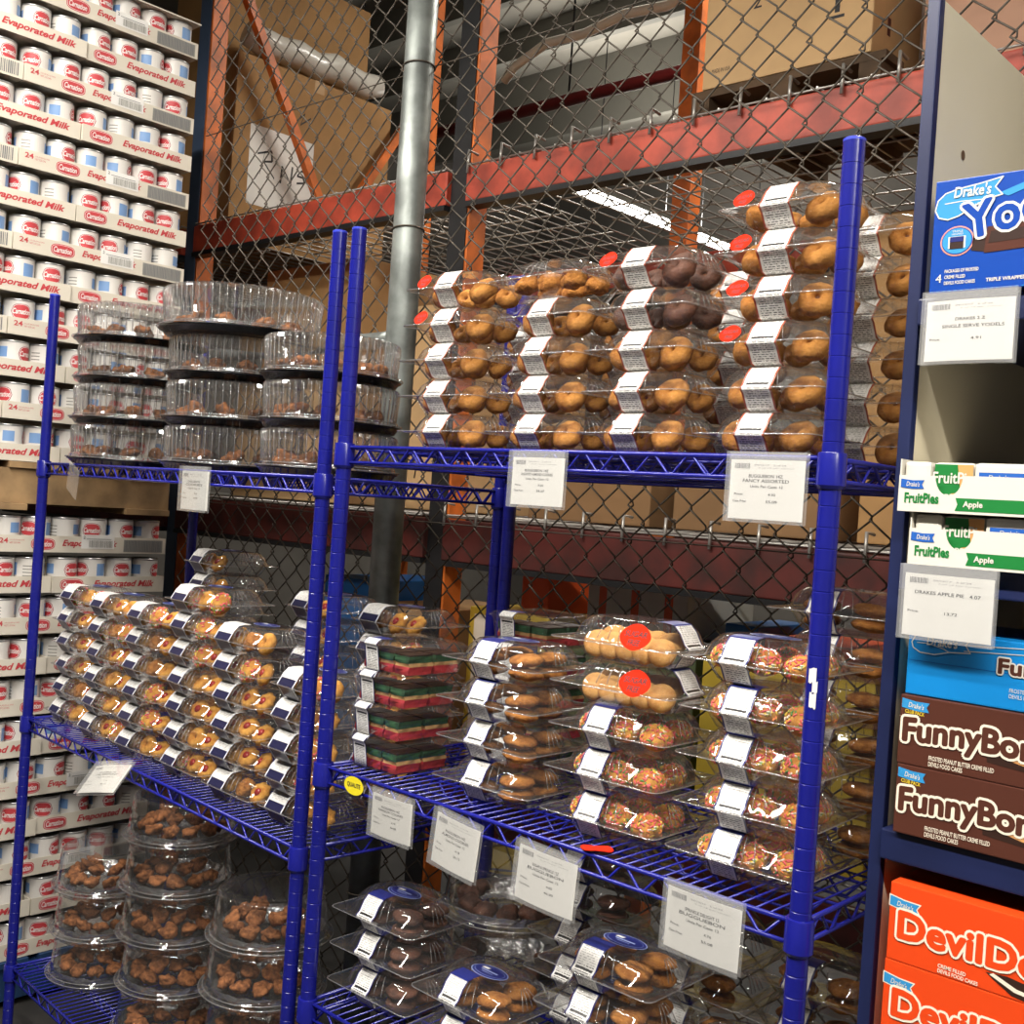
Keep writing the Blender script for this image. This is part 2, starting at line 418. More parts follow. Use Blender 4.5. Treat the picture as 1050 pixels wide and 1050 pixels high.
def shell(a, b, h, r, fl, lab, labx, labw, deep=False):
    K = {'a': a, 'b': b, 'h': h, 'deep': deep}
    bm = bmesh.new()
    if deep:
        zf = h * .84
        loft(bm, [rrect(a - .010, b - .010, r, .0005), rrect(a - .007, b - .007, r, .004), rrect(a - .002, b - .002, r, zf - .003), rrect(a, b, r, zf), rrect(a + fl, b + fl, r, zf + .001)], cap1=False)
        K['base'] = mesh_of('base', bm, plastic); bm = bmesh.new()
        loft(bm, [rrect(a + fl, b + fl, r, zf + .002), rrect(a - .001, b - .001, r, zf + .003), rrect(a - .003, b - .003, r, h - .002), rrect(a - .007, b - .007, r, h), rrect(a - .016, b - .016, r, h - .0025)], cap0=False)
        K['lid'] = mesh_of('lid', bm, plastic)
        prof = [(-b + .035, h + .0008), (-b + .006, h + .0012), (-b - .0002, h - .002), (-b - fl - .0008, zf + .002), (-b - .0006, zf - .004), (-b + .0055, .004), (-b + .012, -.0002)]
    else:
        zf = h * .46
        loft(bm, [rrect(a - .020, b - .020, r * .8, .0005), rrect(a - .014, b - .014, r, .003), rrect(a - .004, b - .004, r, zf * .8), rrect(a, b, r, zf - .001), rrect(a + fl, b + fl, .012, zf)], cap1=False)
        K['base'] = mesh_of('base', bm, plastic); bm = bmesh.new()
        loft(bm, [rrect(a + fl, b + fl, .012, zf + .0012), rrect(a + .002, b + .002, r, zf + .002), rrect(a - .001, b - .001, r, zf + .004, .0010), rrect(a - .007, b - .007, r, h * .80, .0022), rrect(a - .016, b - .016, r, h * .965, .0016), rrect(a - .030, b - .030, r * .8, h), rrect(a - .05, b - .05, r * .5, h - .0008)], cap0=False)
        rim = rrect(a + fl, b + fl, .012, zf + .0008)
        tube(bm, rim[::2], .0009, 5, closed=True, mi=1)
        lo, hi = rrect(a - .0002, b - .0002, r, zf + .005), rrect(a - .0075, b - .0075, r, h * .80); h2 = rrect(a - .017, b - .017, r, h * .965)
        for q in range(4):
            for i in (8, 10, 12, 14): k = q * 16 + i; tube(bm, [lo[k], hi[k], h2[k]], .0008, 4, mi=1)
        K['lid'] = mesh_of('lid', bm, [plastic_lid, ridge])
        prof = [(-b + .045, h + .0008), (-b + .030, h + .0010), (-b + .017, h * .975 + .0008), (-b + .0065, h * .81 + .0006), (-b - .0022, zf + .007), (-b - fl * .55, zf + .0022), (-b - fl * .6, zf - .0012), (-b - .0018, zf * .8), (-b + .011, .003), (-b + .020, -.0002)]
    K['label'] = band_mesh(prof, labx, labw, lab)
    K['prof'] = prof
    return K
KA = shell(.0775, .0725, .0588, .038, .012, lab_red, -.004, .045)
KB = shell(.088, .070, .0632, .042, .0155, lab_blue, -.020, .043)
KL = shell(.088, .073, .0588, .042, .010, lab_navy, -.042, .058)
KR = shell(.0700, .0720, .0556, .012, .004, lab_blue, -.024, .036, deep=True)
KS = dict(KB)   # sleeve on its right-hand end instead of its front
KS['label'] = band_mesh([(y - .018, z) for y, z in KB['prof']], .0, .05, lab_blue)
KS['turn'] = True
# oval lid sticker with a lighter inner line and small lettering
def oval_mesh(z, yc):
    p = Print(warp=lambda u, v, d: (u, v, z + d))
    p.ell(0, yc, .037, .021, navy_line); p.ell(0, yc, .0355, .0195, navy_label, 1); p.ell(0, yc, .031, .0155, navy_line, 2); p.ell(0, yc, .0303, .0148, navy_label, 3)
    p.rect(-.018, yc - .002, .018, yc + .0015, navy_line, 4); p.rect(-.012, yc - .007, .012, yc - .0055, navy_line, 4)
    p.poly([(-.022, yc + .004), (-.008, yc + .004), (-.006, yc + .010), (-.019, yc + .009)], white_print, 4)
    return mesh_of('oval_sticker', p.bm, p.mats)
OV = {'B': oval_mesh(KB['h'] + .0012, -.005), 'L': oval_mesh(KL['h'] + .0012, -.0)}
# red lens-shaped sticker, some handwritten
def sticker_mesh(w, h, words=None):
    p = Print()
    p.ell(0, 0, w / 2, h / 2, sticker_red, p=1.7)
    if words:
        for i, t in enumerate(words):
            ww = w * (.72 if i == 0 else .4); p.text(t, -ww / 2, h * (.0 if i == 0 else -.32), ww, h * .22, ink, 1, shear=.2, offset=.02)
    return mesh_of('sticker', p.bm, p.mats)
ST_S = sticker_mesh(.036, .026, ['SUGAR', 'FREE'])
ST_B = sticker_mesh(.050, .040, ['SUGAR', 'FREE'])

# ------------------------------------------------------------------ cookies
def lump(bm, amp, seed, fr=60.):
    from mathutils import noise as mn
    for v in bm.verts:
        v.co += v.co.normalized() * amp * mn.noise(v.co * fr + Vector((seed * 3.1, seed, 7)))
def ring_cookie(seed, m):
    bm = bmesh.new(); n = 20; prof = []
    for i in range(13):
        t = PI * .5 - 2 * PI * i / 12
        prof.append((.0132 - .0112 * math.sin(t - PI / 2), .0120 * math.cos(t - PI / 2)))
    R = [[bm.verts.new((max(r, .0022) * math.cos(2 * PI * j / n), max(r, .0022) * math.sin(2 * PI * j / n), z)) for j in range(n)] for r, z in prof[:-1]]
    for i in range(len(R)):
        A, B = R[i], R[(i + 1) % len(R)]
        for j in range(n):
            f = bm.faces.new((A[j], A[(j + 1) % n], B[(j + 1) % n], B[j])); f.smooth = True
    lump(bm, .0030, seed, 90.)
    bmesh.ops.recalc_face_normals(bm, faces=bm.faces)
    lathe(bm, [(.0050, -.003), (.0050, .0035)], 10, mi=1)
    return mesh_of('ring_cookie', bm, [m, dough_dark])
def blob_cookie(name, seed, m, sx, sy, sz, amp=.004, fr=70.):
    bm = bmesh.new(); bmesh.ops.create_icosphere(bm, subdivisions=3, radius=1)
    for v in bm.verts: v.co = Vector((v.co.x * sx, v.co.y * sy, v.co.z * sz))
    lump(bm, amp, seed, fr)
    for f in bm.faces: f.smooth = True
    return mesh_of(name, bm, m)
def sprinkle_cookie(seed):
    rnd = random.Random(seed)
    bm = bmesh.new(); bmesh.ops.create_icosphere(bm, subdivisions=3, radius=1)
    for v in bm.verts: v.co = Vector((v.co.x * .0265, v.co.y * .0265, v.co.z * .0205))
    lump(bm, .003, seed, 50)
    for f in bm.faces: f.smooth = True
    for i in range(130):
        t = rnd.uniform(0, 2 * PI); z = rnd.uniform(-.25, 1); s = math.sqrt(max(0, 1 - z * z))
        p = Vector(((.0267 * s) * math.cos(t), (.0267 * s) * math.sin(t), .0207 * z)); d = Vector((rnd.gauss(0, 1), rnd.gauss(0, 1), rnd.gauss(0, 1)))
        nn = p.normalized(); d = (d - nn * d.dot(nn)).normalized() *   .0034
        tube(bm, [p - d, p + d], .0015, 5, mi=1 + rnd.choice((0, 0, 0, 0, 1, 2, 3, 4)))
    return mesh_of('sprinkle_cookie', bm, [yellow_dough] + spr)
def thumb_cookie(seed):
    bm = bmesh.new(); n = 24
    def rad(r, j): return r * (1 + .10 * math.cos(8 * 2 * PI * j / n))
    R = [[bm.verts.new((rad(r, j) * math.cos(2 * PI * j / n), rad(r, j) * math.sin(2 * PI * j / n), z)) for j in range(n)] for r, z in ((.015, -.010), (.0215, -.007), (.0245, .0), (.0205, .008), (.0135, .011), (.007, .007))]
    for A, B in zip(R, R[1:]):
        for j in range(n):
            f = bm.faces.new((A[j], A[(j + 1) % n], B[(j + 1) % n], B[j])); f.smooth = True
    bm.faces.new(R[0][::-1]); bm.faces.new(R[-1])
    lump(bm, .0015, seed)
    lathe(bm, [(.0085, .0085), (.0080, .0105), (.005, .0125), (.001, .0130)], 12, mi=1, cap0=False)
    return mesh_of('thumbprint_cookie', bm, [yellow_dough, jam])
def rainbow_slice(seed):
    bm = bmesh.new(); x, y = .0182, .0285; zz = (0, .0145, .021, .033, .0355)
    for k in range(4): box(bm, (-x + .0004 * (k % 2), -y + .0006 * (k % 2), zz[k]), (x, y, zz[k + 1]), k, 0)
    bmesh.ops.subdivide_edges(bm, edges=bm.edges[:], cuts=2, use_grid_fill=True)
    from mathutils import noise as mn
    for v in bm.verts: v.co += Vector((mn.noise(v.co * 120 + Vector((seed, 0, 0))), mn.noise(v.co * 120 + Vector((0, seed, 5))), 0)) * .0026
    return mesh_of('rainbow_cookie', bm, rb)
CK = {
    'golden ring': [ring_cookie(s, golden) for s in (1, 2, 3)],
    'dark ring': [ring_cookie(s, choc) for s in (4, 5)],
    'crinkled almond': [blob_cookie('almond_cookie', s, almond, .0225, .0225, .0165, .006, 95) for s in (6, 7, 8)],
    'golden': [blob_cookie('almond_cookie', s, almond, .0295, .0285, .0105, .0035, 85) for s in (31, 32, 33)],
    'chocolate': [blob_cookie('chocolate_cookie', s, choc, .0295, .0285, .0105, .0035, 85) for s in (34, 35)],
    'pale sugar': [blob_cookie('sugar_cookie', s, sugar, .024, .0245, .0135, .0015, 40) for s in (9, 10)],
    'sprinkle coated': [sprinkle_cookie(s) for s in (11, 12, 13)],
    'assorted butter': [thumb_cookie(24), thumb_cookie(25), thumb_cookie(26), ring_cookie(27, yellow_dough), blob_cookie('almond_cookie', 28, almond, .022, .022, .0155, .005, 80), sprinkle_cookie(29)],
    'rainbow layer': [rainbow_slice(s) for s in (16, 17)],
    'brown lumpy': [blob_cookie('lumpy_cookie', s, brown_dough, .024, .022, .015, .011, 75) for s in (18, 19, 20)],
    'chocolate lumpy': [blob_cookie('lumpy_cookie', s, choc, .024, .022, .016, .009, 75) for s in (21, 22)],
}
SIX = [('front left', -.049, -.030), ('front middle', .0, -.031), ('front right', .049, -.030), ('back left', -.048, .027), ('back middle', .001, .028), ('back right', .048, .027)]
COMMON = set()
def add_cookies(t, K, kind, where, n=6, sc=1.0):
    """loose cookies lying in pack T: things of their own"""
    M = Matrix.Translation(t.location) @ t.rotation_euler.to_matrix().to_4x4()
    A, B = K['a'] / .0775, K['b'] / .0725; hh = K['h']
    spots = []
    if kind == 'pale sugar':
        for i in range(5): spots.append((('lower leftmost', 'lower second', 'lower middle', 'lower fourth', 'lower rightmost')[i], -.056 + .028 * i, -.026, .0215, (PI / 2 - .55, 0, .25 + .05 * i)))
        for i in range(5): spots.append((('upper leftmost', 'upper second', 'upper middle', 'upper fourth', 'upper rightmost')[i], -.050 + .025 * i, .008, .031, (PI / 2 - .95, 0, .15 + .05 * i)))
    elif kind in ('golden ring', 'dark ring'):
        for i, (nm, x, y) in enumerate((('front left', -.0455, -.0285), ('front right', .0400, -.0280), ('back middle', -.002, .0265), ('back right', .0475, .0285), ('back left', -.0475, .0285))[:max(2, n - 1)]):
            k = 1.13 if i < 2 else .98
            spots.append((nm, x + jit(.001), y, .0280, (.95 + jit(.18), jit(.15), jit(.3)), k))
    elif kind in ('golden', 'chocolate'):
        for zz, lv in ((.0160, 'lower'), (.0375, 'upper')):
            for nm, x, y in (('front left', -.0385, -.0285), ('front right', .0365, -.0285), ('back right', .0380, .0285), ('back left', -.0375, .0285))[:4 if n > 3 else 2]:
                spots.append((f'{lv} {nm}', x + jit(.0015), y, zz, (random.uniform(.0, .10), jit(.08), random.uniform(0, 6))))
        spots = [q for q in spots if not (n <= 5 and q[0] == 'lower back left')]
    elif kind == 'rainbow layer':
        for i, nm in enumerate(('front left', 'front middle', 'front right')[:n]): spots.append((nm, -.0400 + .0400 * i, -.0305, .003, (0, 0, 0)))
        spots.append(('back right', .0400, .0305, .003, (0, 0, 0))); spots.append(('back middle', 0, .0305, .003, (0, 0, 0)))
    else:
        for i, (nm, x, y) in enumerate(SIX[:n]):
            tilt = {'golden ring': .95, 'dark ring': .95, 'assorted butter': .9, 'sprinkle coated': .2}.get(kind, .3)
            spots.append((nm, x * A * .975 + random.uniform(-.001, .001), y * B, hh * .47 + random.uniform(-.002, .002), (tilt + random.uniform(-.2, .2), random.uniform(-.15, .15), random.uniform(-.35, .35))))
    for nm, x, y, z, r, *kk in spots:
        me = random.choice(CK[kind])
        o = obj(me.name.split('.')[0], me)
        o.matrix_world = M @ Matrix.Translation((x, y, z)) @ Matrix.LocRotScale(None, __import__('mathutils').Euler(r), Vector((sc, sc, sc)) * (kk[0] if kk else 1.) * {'sprinkle coated': .90, 'crinkled almond': .94, 'pale sugar': .92}.get(kind, 1.))
        kw = {'thumbprint_cookie': 'jam thumbprint', 'ring_cookie': 'plain ring', 'almond_cookie': 'rough round', 'sprinkle_cookie': 'sprinkle coated'}[o.name.split('.')[0]] if kind == 'assorted butter' else kind
        tag(o, f'{nm} {kw} cookie, {where}', 'cookie', f'{kind} cookies in the clamshells')
def pack(K, loc, rz, kind, lvl, stack, shelf, n=6, tilt=(0, 0), sleeve=True, oval=None, stick=None, sc=.96, lat=None):
    where = f"{lvl} clamshell{'' if lvl == 'topmost' else ' from top'}, {stack} stack, {shelf}"
    t = thing('clamshell', None, 'food container', loc, rz)
    t.rotation_euler = (tilt[0], tilt[1], rz)
    tag(t, f"clear pack of {kind} cookies, {where.replace('clamshell from', 'from').replace('topmost clamshell', 'topmost')}", 'food container', f'cookie clamshells on the {shelf}')
    obj('base', K['base'], parent=t); obj('lid', K['lid'], parent=t)
    if sleeve:
        s = obj('label_sleeve', K['label'], parent=t)
        s['label'] = 'white printed paper sleeve'
        if K.get('turn'): s.rotation_euler = (0, 0, PI / 2)
    if oval: obj('oval_sticker', OV[oval], parent=t)['label'] = 'navy oval sticker'
    if stick:
        me, x, y, z, rx, ry = stick
        s = obj('sticker', me, parent=t, loc=(x, y, z)); s.rotation_euler = (rx, 0, ry); s['label'] = 'red-orange sticker'
    if kind: add_cookies(t, K, kind, where, n, sc)
    return t
def jit(s=.003): return random.uniform(-s, s)
# stickers that stand on the rim of KA packs; a round one on the sugar packs' lids
stA = (ST_S, -.052, -.0745, .0410, -.42, -.15)
stS = (ST_B, .045, -.0810, .045, -.42, .05)

def stack(K, x, y, zs, levels, name, shelf, kinds, rz=0., n=6, **kw):
    """LEVELS packs standing on the shelf at height ZS; kinds and the kw lists run from the top down"""
    for i in range(levels):
        k = levels - 1 - i   # 0 at the bottom
        kind = kinds[i] if isinstance(kinds, (list, tuple)) else kinds
        a = {q: (v[i] if isinstance(v, list) else v) for q, v in kw.items()}
        KK = a.pop('pk', K); lean = a.pop('lean', 0.)
        pack(KK, P(x + jit() + lean, y + jit(), zs + k * (K['h'] + .0005) + .0003), rz + jit(.04), kind, ORD[i], name, shelf, n if not isinstance(n, list) else n[i], **a)

TOP, MID, BOT = "near rack's top shelf", "near rack's middle shelf", "near rack's bottom shelf"
z1, z2, z3 = ZR[0], ZR[1], ZR[2]
stack(KA, -.735, .112, z1, 5, 'leftmost', TOP, 'golden ring', rz=.02, stick=[stA, stA, None, None, None], lean=[.010, .003, 0, -.002, .004])
stack(KA, -.522, .112, z1, 5, 'second', TOP, ['crinkled almond'] + ['golden ring'] * 4, sleeve=[False, True, True, True, True], lean=[-.012, .008, .002, 0, .0], tilt=[(0, -.03), (0, 0), (0, 0), (0, 0), (0, 0)])
stack(KA, -.333, .112, z1, 5, 'third', TOP, ['dark ring', 'dark ring', 'golden ring', 'golden ring', 'golden ring'], lean=[.0, .004, 0, 0, .0], stick=[stA, None, None, None, None])
stack(KA, -.122, .110, z1, 6, 'fourth', TOP, 'golden ring', lean=[.008, .004, .002, .0, -.004, -.008], stick=[stA, stA, stA, stA, None, None])
stack(KA, -.088, .300, z1, 6, 'rear right', TOP, 'golden ring', n=3)
stack(KA, -.290, .300, z1, 5, 'rear middle', TOP, 'golden ring', n=3)
stack(KA, -.495, .300, z1, 4, 'rear second', TOP, 'golden ring', n=2)
stack(KA, -.715, .300, z1, 4, 'rear left', TOP, 'golden ring', n=2)

stack(KR, -.836, .108, z2, 4, 'leftmost', MID, 'rainbow layer', lean=[.006, .004, .001, .0], rz=.02)
stack(KR, -.700, .310, z2, 5, 'rear second', MID, 'rainbow layer')
stack(KB, -.577, .116, z2, 4, 'second', MID, 'golden', n=5, oval=['B', None, None, None], rz=.02)
sug = {'pk': [KS, KS, KB, KB, KB], 'stick': [stS, stS, None, None, None], 'lean': [-.002, .006, .002, .0, -.002]}
stack(KB, -.342, .112, z2, 5, 'third', MID, ['pale sugar', 'pale sugar'] + ['sprinkle coated'] * 3, rz=.03, **sug)
stack(KB, -.116, .116, z2, 5, 'fourth', MID, 'sprinkle coated', rz=.03, lean=[-.008, .004, .004, .002, -.002], oval=['B', None, None, None, None])
stack(KB, -.105, .315, z2, 6, 'rear right', MID, 'golden', n=3)

stack(KB, -.812, .122, z3, 3, 'leftmost', BOT, 'chocolate', n=6, oval='B', rz=.0)
stack(KB, -.590, .108, z3, 2, 'second', BOT, 'golden', n=6, oval='B')
stack(KB, -.333, .120, z3, 4, 'third', BOT, 'golden', n=6, oval='B')
stack(KB, -.110, .112, z3, 3, 'fourth', BOT, 'golden', n=5, oval='B')
stack(KB, -.528, .320, z3, 5, 'rear second', BOT, 'chocolate', n=3)
stack(KB, -.313, .320, z3, 4, 'rear third', BOT, 'golden', n=3)
stack(KB, -.105, .320, z3, 4, 'rear right', BOT, 'golden', n=3)

LMID = "far rack's middle shelf"
zl = ZL[1]
def lstack(x, y, levels, name, lean, base=0, total=None, n=3, rz=0.):
    for k in range(levels):
        w = LW(x + lean * k / max(1, levels - 1) + jit(.004), y + jit(.004))
        top = levels - 1 - k
        pack(KL, P(w.x, w.y, zl + (k + base) * (KL['h'] + .0005) + .0003), -ANG + rz + jit(.035), 'assorted butter', ORD[top], name, LMID, n, oval='L' if top == 0 else None)
lstack(-1.150, .110, 6, 'leftmost', .020)
lstack(-.945, .100, 6, 'second', .020)
lstack(-.740, .100, 6, 'third', .022)
lstack(-.524, .105, 7, 'fourth', .005)
lstack(-.310, .105, 6, 'fifth', -.012)
lstack(-.105, .110, 5, 'sixth', .010)
lstack(-.830, .305, 8, 'rear second', .0, n=2)
lstack(-.360, .310, 7, 'rear fifth', .0, n=2)
lstack(-.115, .312, 7, 'rear sixth', .0, n=3)

# ------------------------------------------------------------------ round platters and cake domes
def platter_meshes(R, h, top_r, nf, dome):
    bm = bmesh.new()
    lathe(bm, [(R * .85, .0005), (R * .92, .002), (R * .965, .012), (R, .0135), (R, .0165), (R * .965, .0168), (R * .92, .013), (R * .88, .005)], 48)
    base = mesh_of('tray', bm, plastic if dome else black_plastic); bm = bmesh.new()
    f = .0030 if not dome else .0012
    n = nf * 2
    lathe(bm, [(R * 1.02, .0175), (R * 1.02, .0190), (R * .965, .0195), (R * .955, .026), (R * .93, .0265, f * .6), (R * .925, .032, f), (top_r * 1.02, h - .010, f), (top_r, h - .003, f), (top_r - .006, h, 0), (top_r - .013, h - .001), (top_r * .6, h - .002), (.004, h - .002)], n, cap0=False, smooth=dome)
    for i in range(nf if not dome else 0):
        a = 2 * PI * (i + .5) / nf; c_, s_ = math.cos(a), math.sin(a)
        tube(bm, [((R * .925 + .001) * c_, (R * .925 + .001) * s_, .030), ((top_r + .002) * c_, (top_r + .002) * s_, h - .006)], .0012, 4, mi=1)
    for rr, zz in ((R * 1.02, .0183), (R * .958, .024)): tube(bm, [(rr * math.cos(2 * PI * j / 64), rr * math.sin(2 * PI * j / 64), zz) for j in range(64)], .0011, 5, closed=True, mi=1)
    lid = mesh_of('lid', bm, [plastic_rib if not dome else plastic_lid, ridge]); bm = bmesh.new()
    for i in range(nf):
        a = 2 * PI * i / nf; c = Vector((top_r * math.cos(a) * .985, top_r * math.sin(a) * .985, h - .003))
        r = bmesh.ops.create_icosphere(bm, subdivisions=1, radius=.0034)
        bmesh.ops.translate(bm, verts=r['verts'], vec=c)
    for q in bm.faces: q.smooth = True
    return base, lid, mesh_of('beaded_rim', bm, plastic)
def foil_mesh(R):
    from mathutils import noise as mn
    bm = bmesh.new(); rnd = random.Random(5); n = 56; rings = []
    for k, (r, z) in enumerate(((R * .55, .008), (R * .70, .010), (R * .80, .016), (R * .86, .026), (R * .885, .034))):
        rings.append([bm.verts.new(((r + rnd.uniform(-.003, .002)) * math.cos(2 * PI * j / n), (r + rnd.uniform(-.003, .002)) * math.sin(2 * PI * j / n), z + rnd.uniform(-.003, .003))) for j in range(n)])
    for A, B in zip(rings, rings[1:]):
        for j in range(n): bm.faces.new((A[j], A[(j + 1) % n], B[(j + 1) % n], B[j]))
    return mesh_of('foil_liner', bm, foil)
FOIL = foil_mesh(.130)
def platter(M, w, z, rz, label, group, items, kind, where, sc, name='platter'):
    t = thing(name, label, 'food container', P(w[0], w[1], z), rz, group)
    obj('tray', M[0], parent=t)
    if name == 'cake_dome': obj('foil_liner', FOIL, parent=t)
    l = obj('lid', M[1], parent=t); obj('beaded_rim', M[2], parent=l)
    for nm, a, r, zz, dz in items:
        me = random.choice(CK[kind]); o = obj(me.name.split('.')[0], me)
        x = r * math.cos(a); y = r * math.sin(a); c, s = math.cos(rz), math.sin(rz)
        o.location = P(w[0] + c * x - s * y, w[1] + s * x + c * y, z + zz); o.rotation_euler = (jit(.5), jit(.5), random.uniform(0, 6)); o.scale = (sc, sc, sc)
        tag(o, f'{nm} {kind} cookie inside the {where}', 'cookie', f'{kind} cookies in the round containers')
def ringspots(R, n, z, r2=None):
    q = []
    names = ['far left', 'left', 'front left', 'front', 'front right', 'right', 'far right', 'rear']
    for i in range(n):
        a = -PI * 1.02 + i * (PI * 1.25) / (n - 1)
        q.append((names[i], a, R, z, 0))
    return q
PL = {'L': platter_meshes(.166, .100, .155, 60, False), 'XL': platter_meshes(.188, .108, .178, 68, False), 'S': platter_meshes(.146, .094, .137, 54, False), 'D': platter_meshes(.130, .110, .110, 44, True)}
LTOP, LBOT = "far rack's top shelf", "far rack's bottom shelf"
gP = 'round ribbed platters on the far rack'
for nm, x, y, seq in (('left', -1.108, .168, ['L', 'L', 'L', 'L']), ('middle', -.68, .205, ['L', 'L', 'L', 'XL']), ('right', -.285, .200, ['S', 'S', 'S'])):
    z = ZL[0]
    for k, q in enumerate(seq):
        o_ = ORD[len(seq) - 1 - k]; w = LW(x + jit(.006) + (.012 if q == 'XL' else 0) - (.012 if nm == 'left' and k == 3 else 0), y + jit(.004))
        R_ = {'L': .112, 'XL': .130, 'S': .094}[q]
        platter(PL[q], w, z + .0003, -ANG + jit(.3), f"black-based round platter with ribbed clear lid, {o_} of {nm} stack, {LTOP}", gP, ringspots(R_, 7, .032), 'brown lumpy', f'{o_} platter, {nm} stack, {LTOP}', 1.0)
        z += {'L': .102, 'XL': .110, 'S': .096}[q]
gD = 'clear cake domes on the far rack'
for nm, x, y, n in (('left', -1.105, .160, 3), ('middle', -.725, .160, 5), ('right', -.345, .170, 4)):
    for k in range(n):
        o_ = ORD[n - 1 - k]; w = LW(x + jit(.006), y + jit(.004))
        platter(PL['D'], w, ZL[2] + .0003 + k * .1125, -ANG + jit(.3), f"clear round cake dome of small cookies, {o_} of {nm} stack, {LBOT}", gD, ringspots(.080, 8, .040) + [('upper ' + a, b + .2, .048, .060, 0) for a, b, c_, d, e in ringspots(.05, 5, .05)], 'brown lumpy', f'{o_} dome, {nm} stack, {LBOT}', .85, 'cake_dome')
for k in range(2):
    o_ = ORD[1 - k]
    platter(PL['D'], (-.768, .345), z3 + .0003 + k * .1125, .1, f"clear cake dome, {o_} of two behind the chocolate cookies, {BOT}", 'cake domes on the near rack', ringspots(.078, 8, .030), 'chocolate lumpy', f'{o_} rear dome, {BOT}', .95, 'cake_dome')

# ------------------------------------------------------------------ price tags and stickers on the rails
def price_tag(label, loc, rz, w, h, lines, tilt=0., roll=0., lean=0., clearonly=False):
    t = thing('price_tag', label, 'price tag', loc, rz, 'price tags on the shelves'); t.rotation_euler = (tilt, roll, rz)
    bm = bmesh.new()
    if clearonly:
        box(bm, (-w / 2, -.0006, -h), (w / 2, .0006, 0)); obj('sleeve', bm, film, t)
        bm = bmesh.new(); box(bm, (-w / 2, -.001, -.012), (w / 2, -.0007, -.002)); obj('holder_strip', bm, film, t); return t
    n = 8   # paper with a slight curl
    def curl(u): return .0035 * math.sin(PI * (u / w + .5)) + lean * (u / w) ** 2 * .02
    V = [[bm.verts.new((-w / 2 + w * i / n, -curl(-w / 2 + w * i / n) + d, zz)) for i in range(n + 1)] for d, zz in ((0, 0), (0, -h), (.0008, -h), (.0008, 0))]
    for a in range(4):
        for i in range(n): bm.faces.new((V[a][i], V[(a + 1) % 4][i], V[(a + 1) % 4][i + 1], V[a][i + 1]))
    pp = obj('paper', bm, white_paper, t)
    p = Print(warp=lambda u, v, d: (u, -curl(u) - d * .6, v))
    p.rect(-w * .495, -h * .99, w * .495, -h * .01, white_paper, -1)
    p.barcode(-w * .44, -h * .15, -w * .22, -h * .06, grey_ink, n=14)
    p.text('04/12/17   2 of 24', -w * .16, -h * .10, w * .42, h * .025, grey_ink); p.text('3 of 12 per carton', -w * .10, -h * .15, w * .46, h * .022, grey_ink)
    for s, u, v, ww, hh in lines: p.text(s, (u - ww / 2) * w, -v * h, ww * w, hh * h, ink, offset=.012)
    p.done('lettering', pp)
    bm = bmesh.new(); b = .004
    box(bm, (-w / 2 - b, -.0062, -h - b), (w / 2 + b, -.0058, .010)); box(bm, (-w / 2 - b, .0016, -h - b), (w / 2 + b, .0020, .010))
    obj('sleeve', bm, film, t)
    return t
def std(a, b, c, pr, cp):
    q = [(a, 0, .30, .46, .055)]
    if b: q.append((b, 0, .38, .62, .055))
    q += [(c, .02, .47, .44, .045), ('Price:', -.36, .60, .13, .035), (pr, .10, .60, .10, .042), ('Case Price:', -.34, .72, .2, .04), (cp, .10, .72, .15, .045)]
    return q
U = 'Units Per Case: 12'
price_tag('white price tag hung at mid rail below the second stack of ring cookies', P(-.457, -.0085, .072), 0, .100, .070, std('BUGGUEBON 14Z', 'ASSORTED ALMOND COOKIES', U, '3.25', '39.27'))
price_tag('white price tag under the right end of the ring cookie shelf', P(-.081, -.0085, .077), 0, .103, .074, std('BUGGUEBON 14Z', 'FANCY ASSORTED', U, '4.92', '55.09'), lean=.1)
price_tag('narrow white price tag beside the yellow oval sticker', P(-.722, -.0085, -.487), .0, .096, .066, std('BUGGUEBON 14Z', 'RAINBOW COOKIES', U, '3.75', '44.82'), tilt=.0)
price_tag('curled white price tag below the almond cookie clamshells', P(-.567, -.0105, -.487), -.10, .104, .076, std('BUGGUEBON 14Z', 'ALMOND COOKIES', U, '4.18', '50.12'), roll=.05, tilt=-.06)
price_tag('white price tag just left of the red sticker on the wire shelf', P(-.386, -.0105, -.490), -.04, .112, .076, std('SUGAR & SPRINKLE 12Z', 'BUGGUEBON', U, '4.05', '46.90'), roll=.02, tilt=-.05)
price_tag('white price tag below the sprinkle cookies, near the rack post', P(-.128, -.0085, -.478), 0, .110, .078, std('SPRINKLE DELIGHT 12', 'BUGGUEBON', U, '4.76', '55.08'), roll=.02)
w = LW(-.452, -.0085); price_tag('small white price tag hung below the ribbed platters', P(w.x, w.y, .026), -ANG, .112, .080, std('CHOCOLATE', 'COOKIES', U, '8.40', '43.90'))
w = LW(-1.055, -.012); price_tag('empty clear tag strip at far end of the platter shelf', P(w.x, w.y, .024), -ANG - .15, .10, .072, [], roll=.28, clearonly=True)
w = LW(-.715, -.020); price_tag('tilted white price tag above the left cake dome', P(w.x, w.y, -.640), -ANG + .1, .150, .072, std('BUGGUEBON 12Z', 'THUMBPRINT', U, '3.90', '46.20'), roll=-.22, tilt=-.75)
p = Print(); p.ell(0, 0, .0250, .0155, sticker_yellow); p.text('QUALITE', -.017, -.004, .034, .009, ink, offset=.03)
s = p.done('oval_sticker', loc=P(-.823, -.006, -.489)); tag(s, 'yellow oval sticker stuck on the blue shelf rail', 'sticker')
bm = bmesh.new(); lathe(bm, [(.026, 0), (.027, .0012), (.025, .0022)], 20)
for v in bm.verts: v.co.y *= .55; v.co.z += .003 * math.sin(v.co.x * 90)
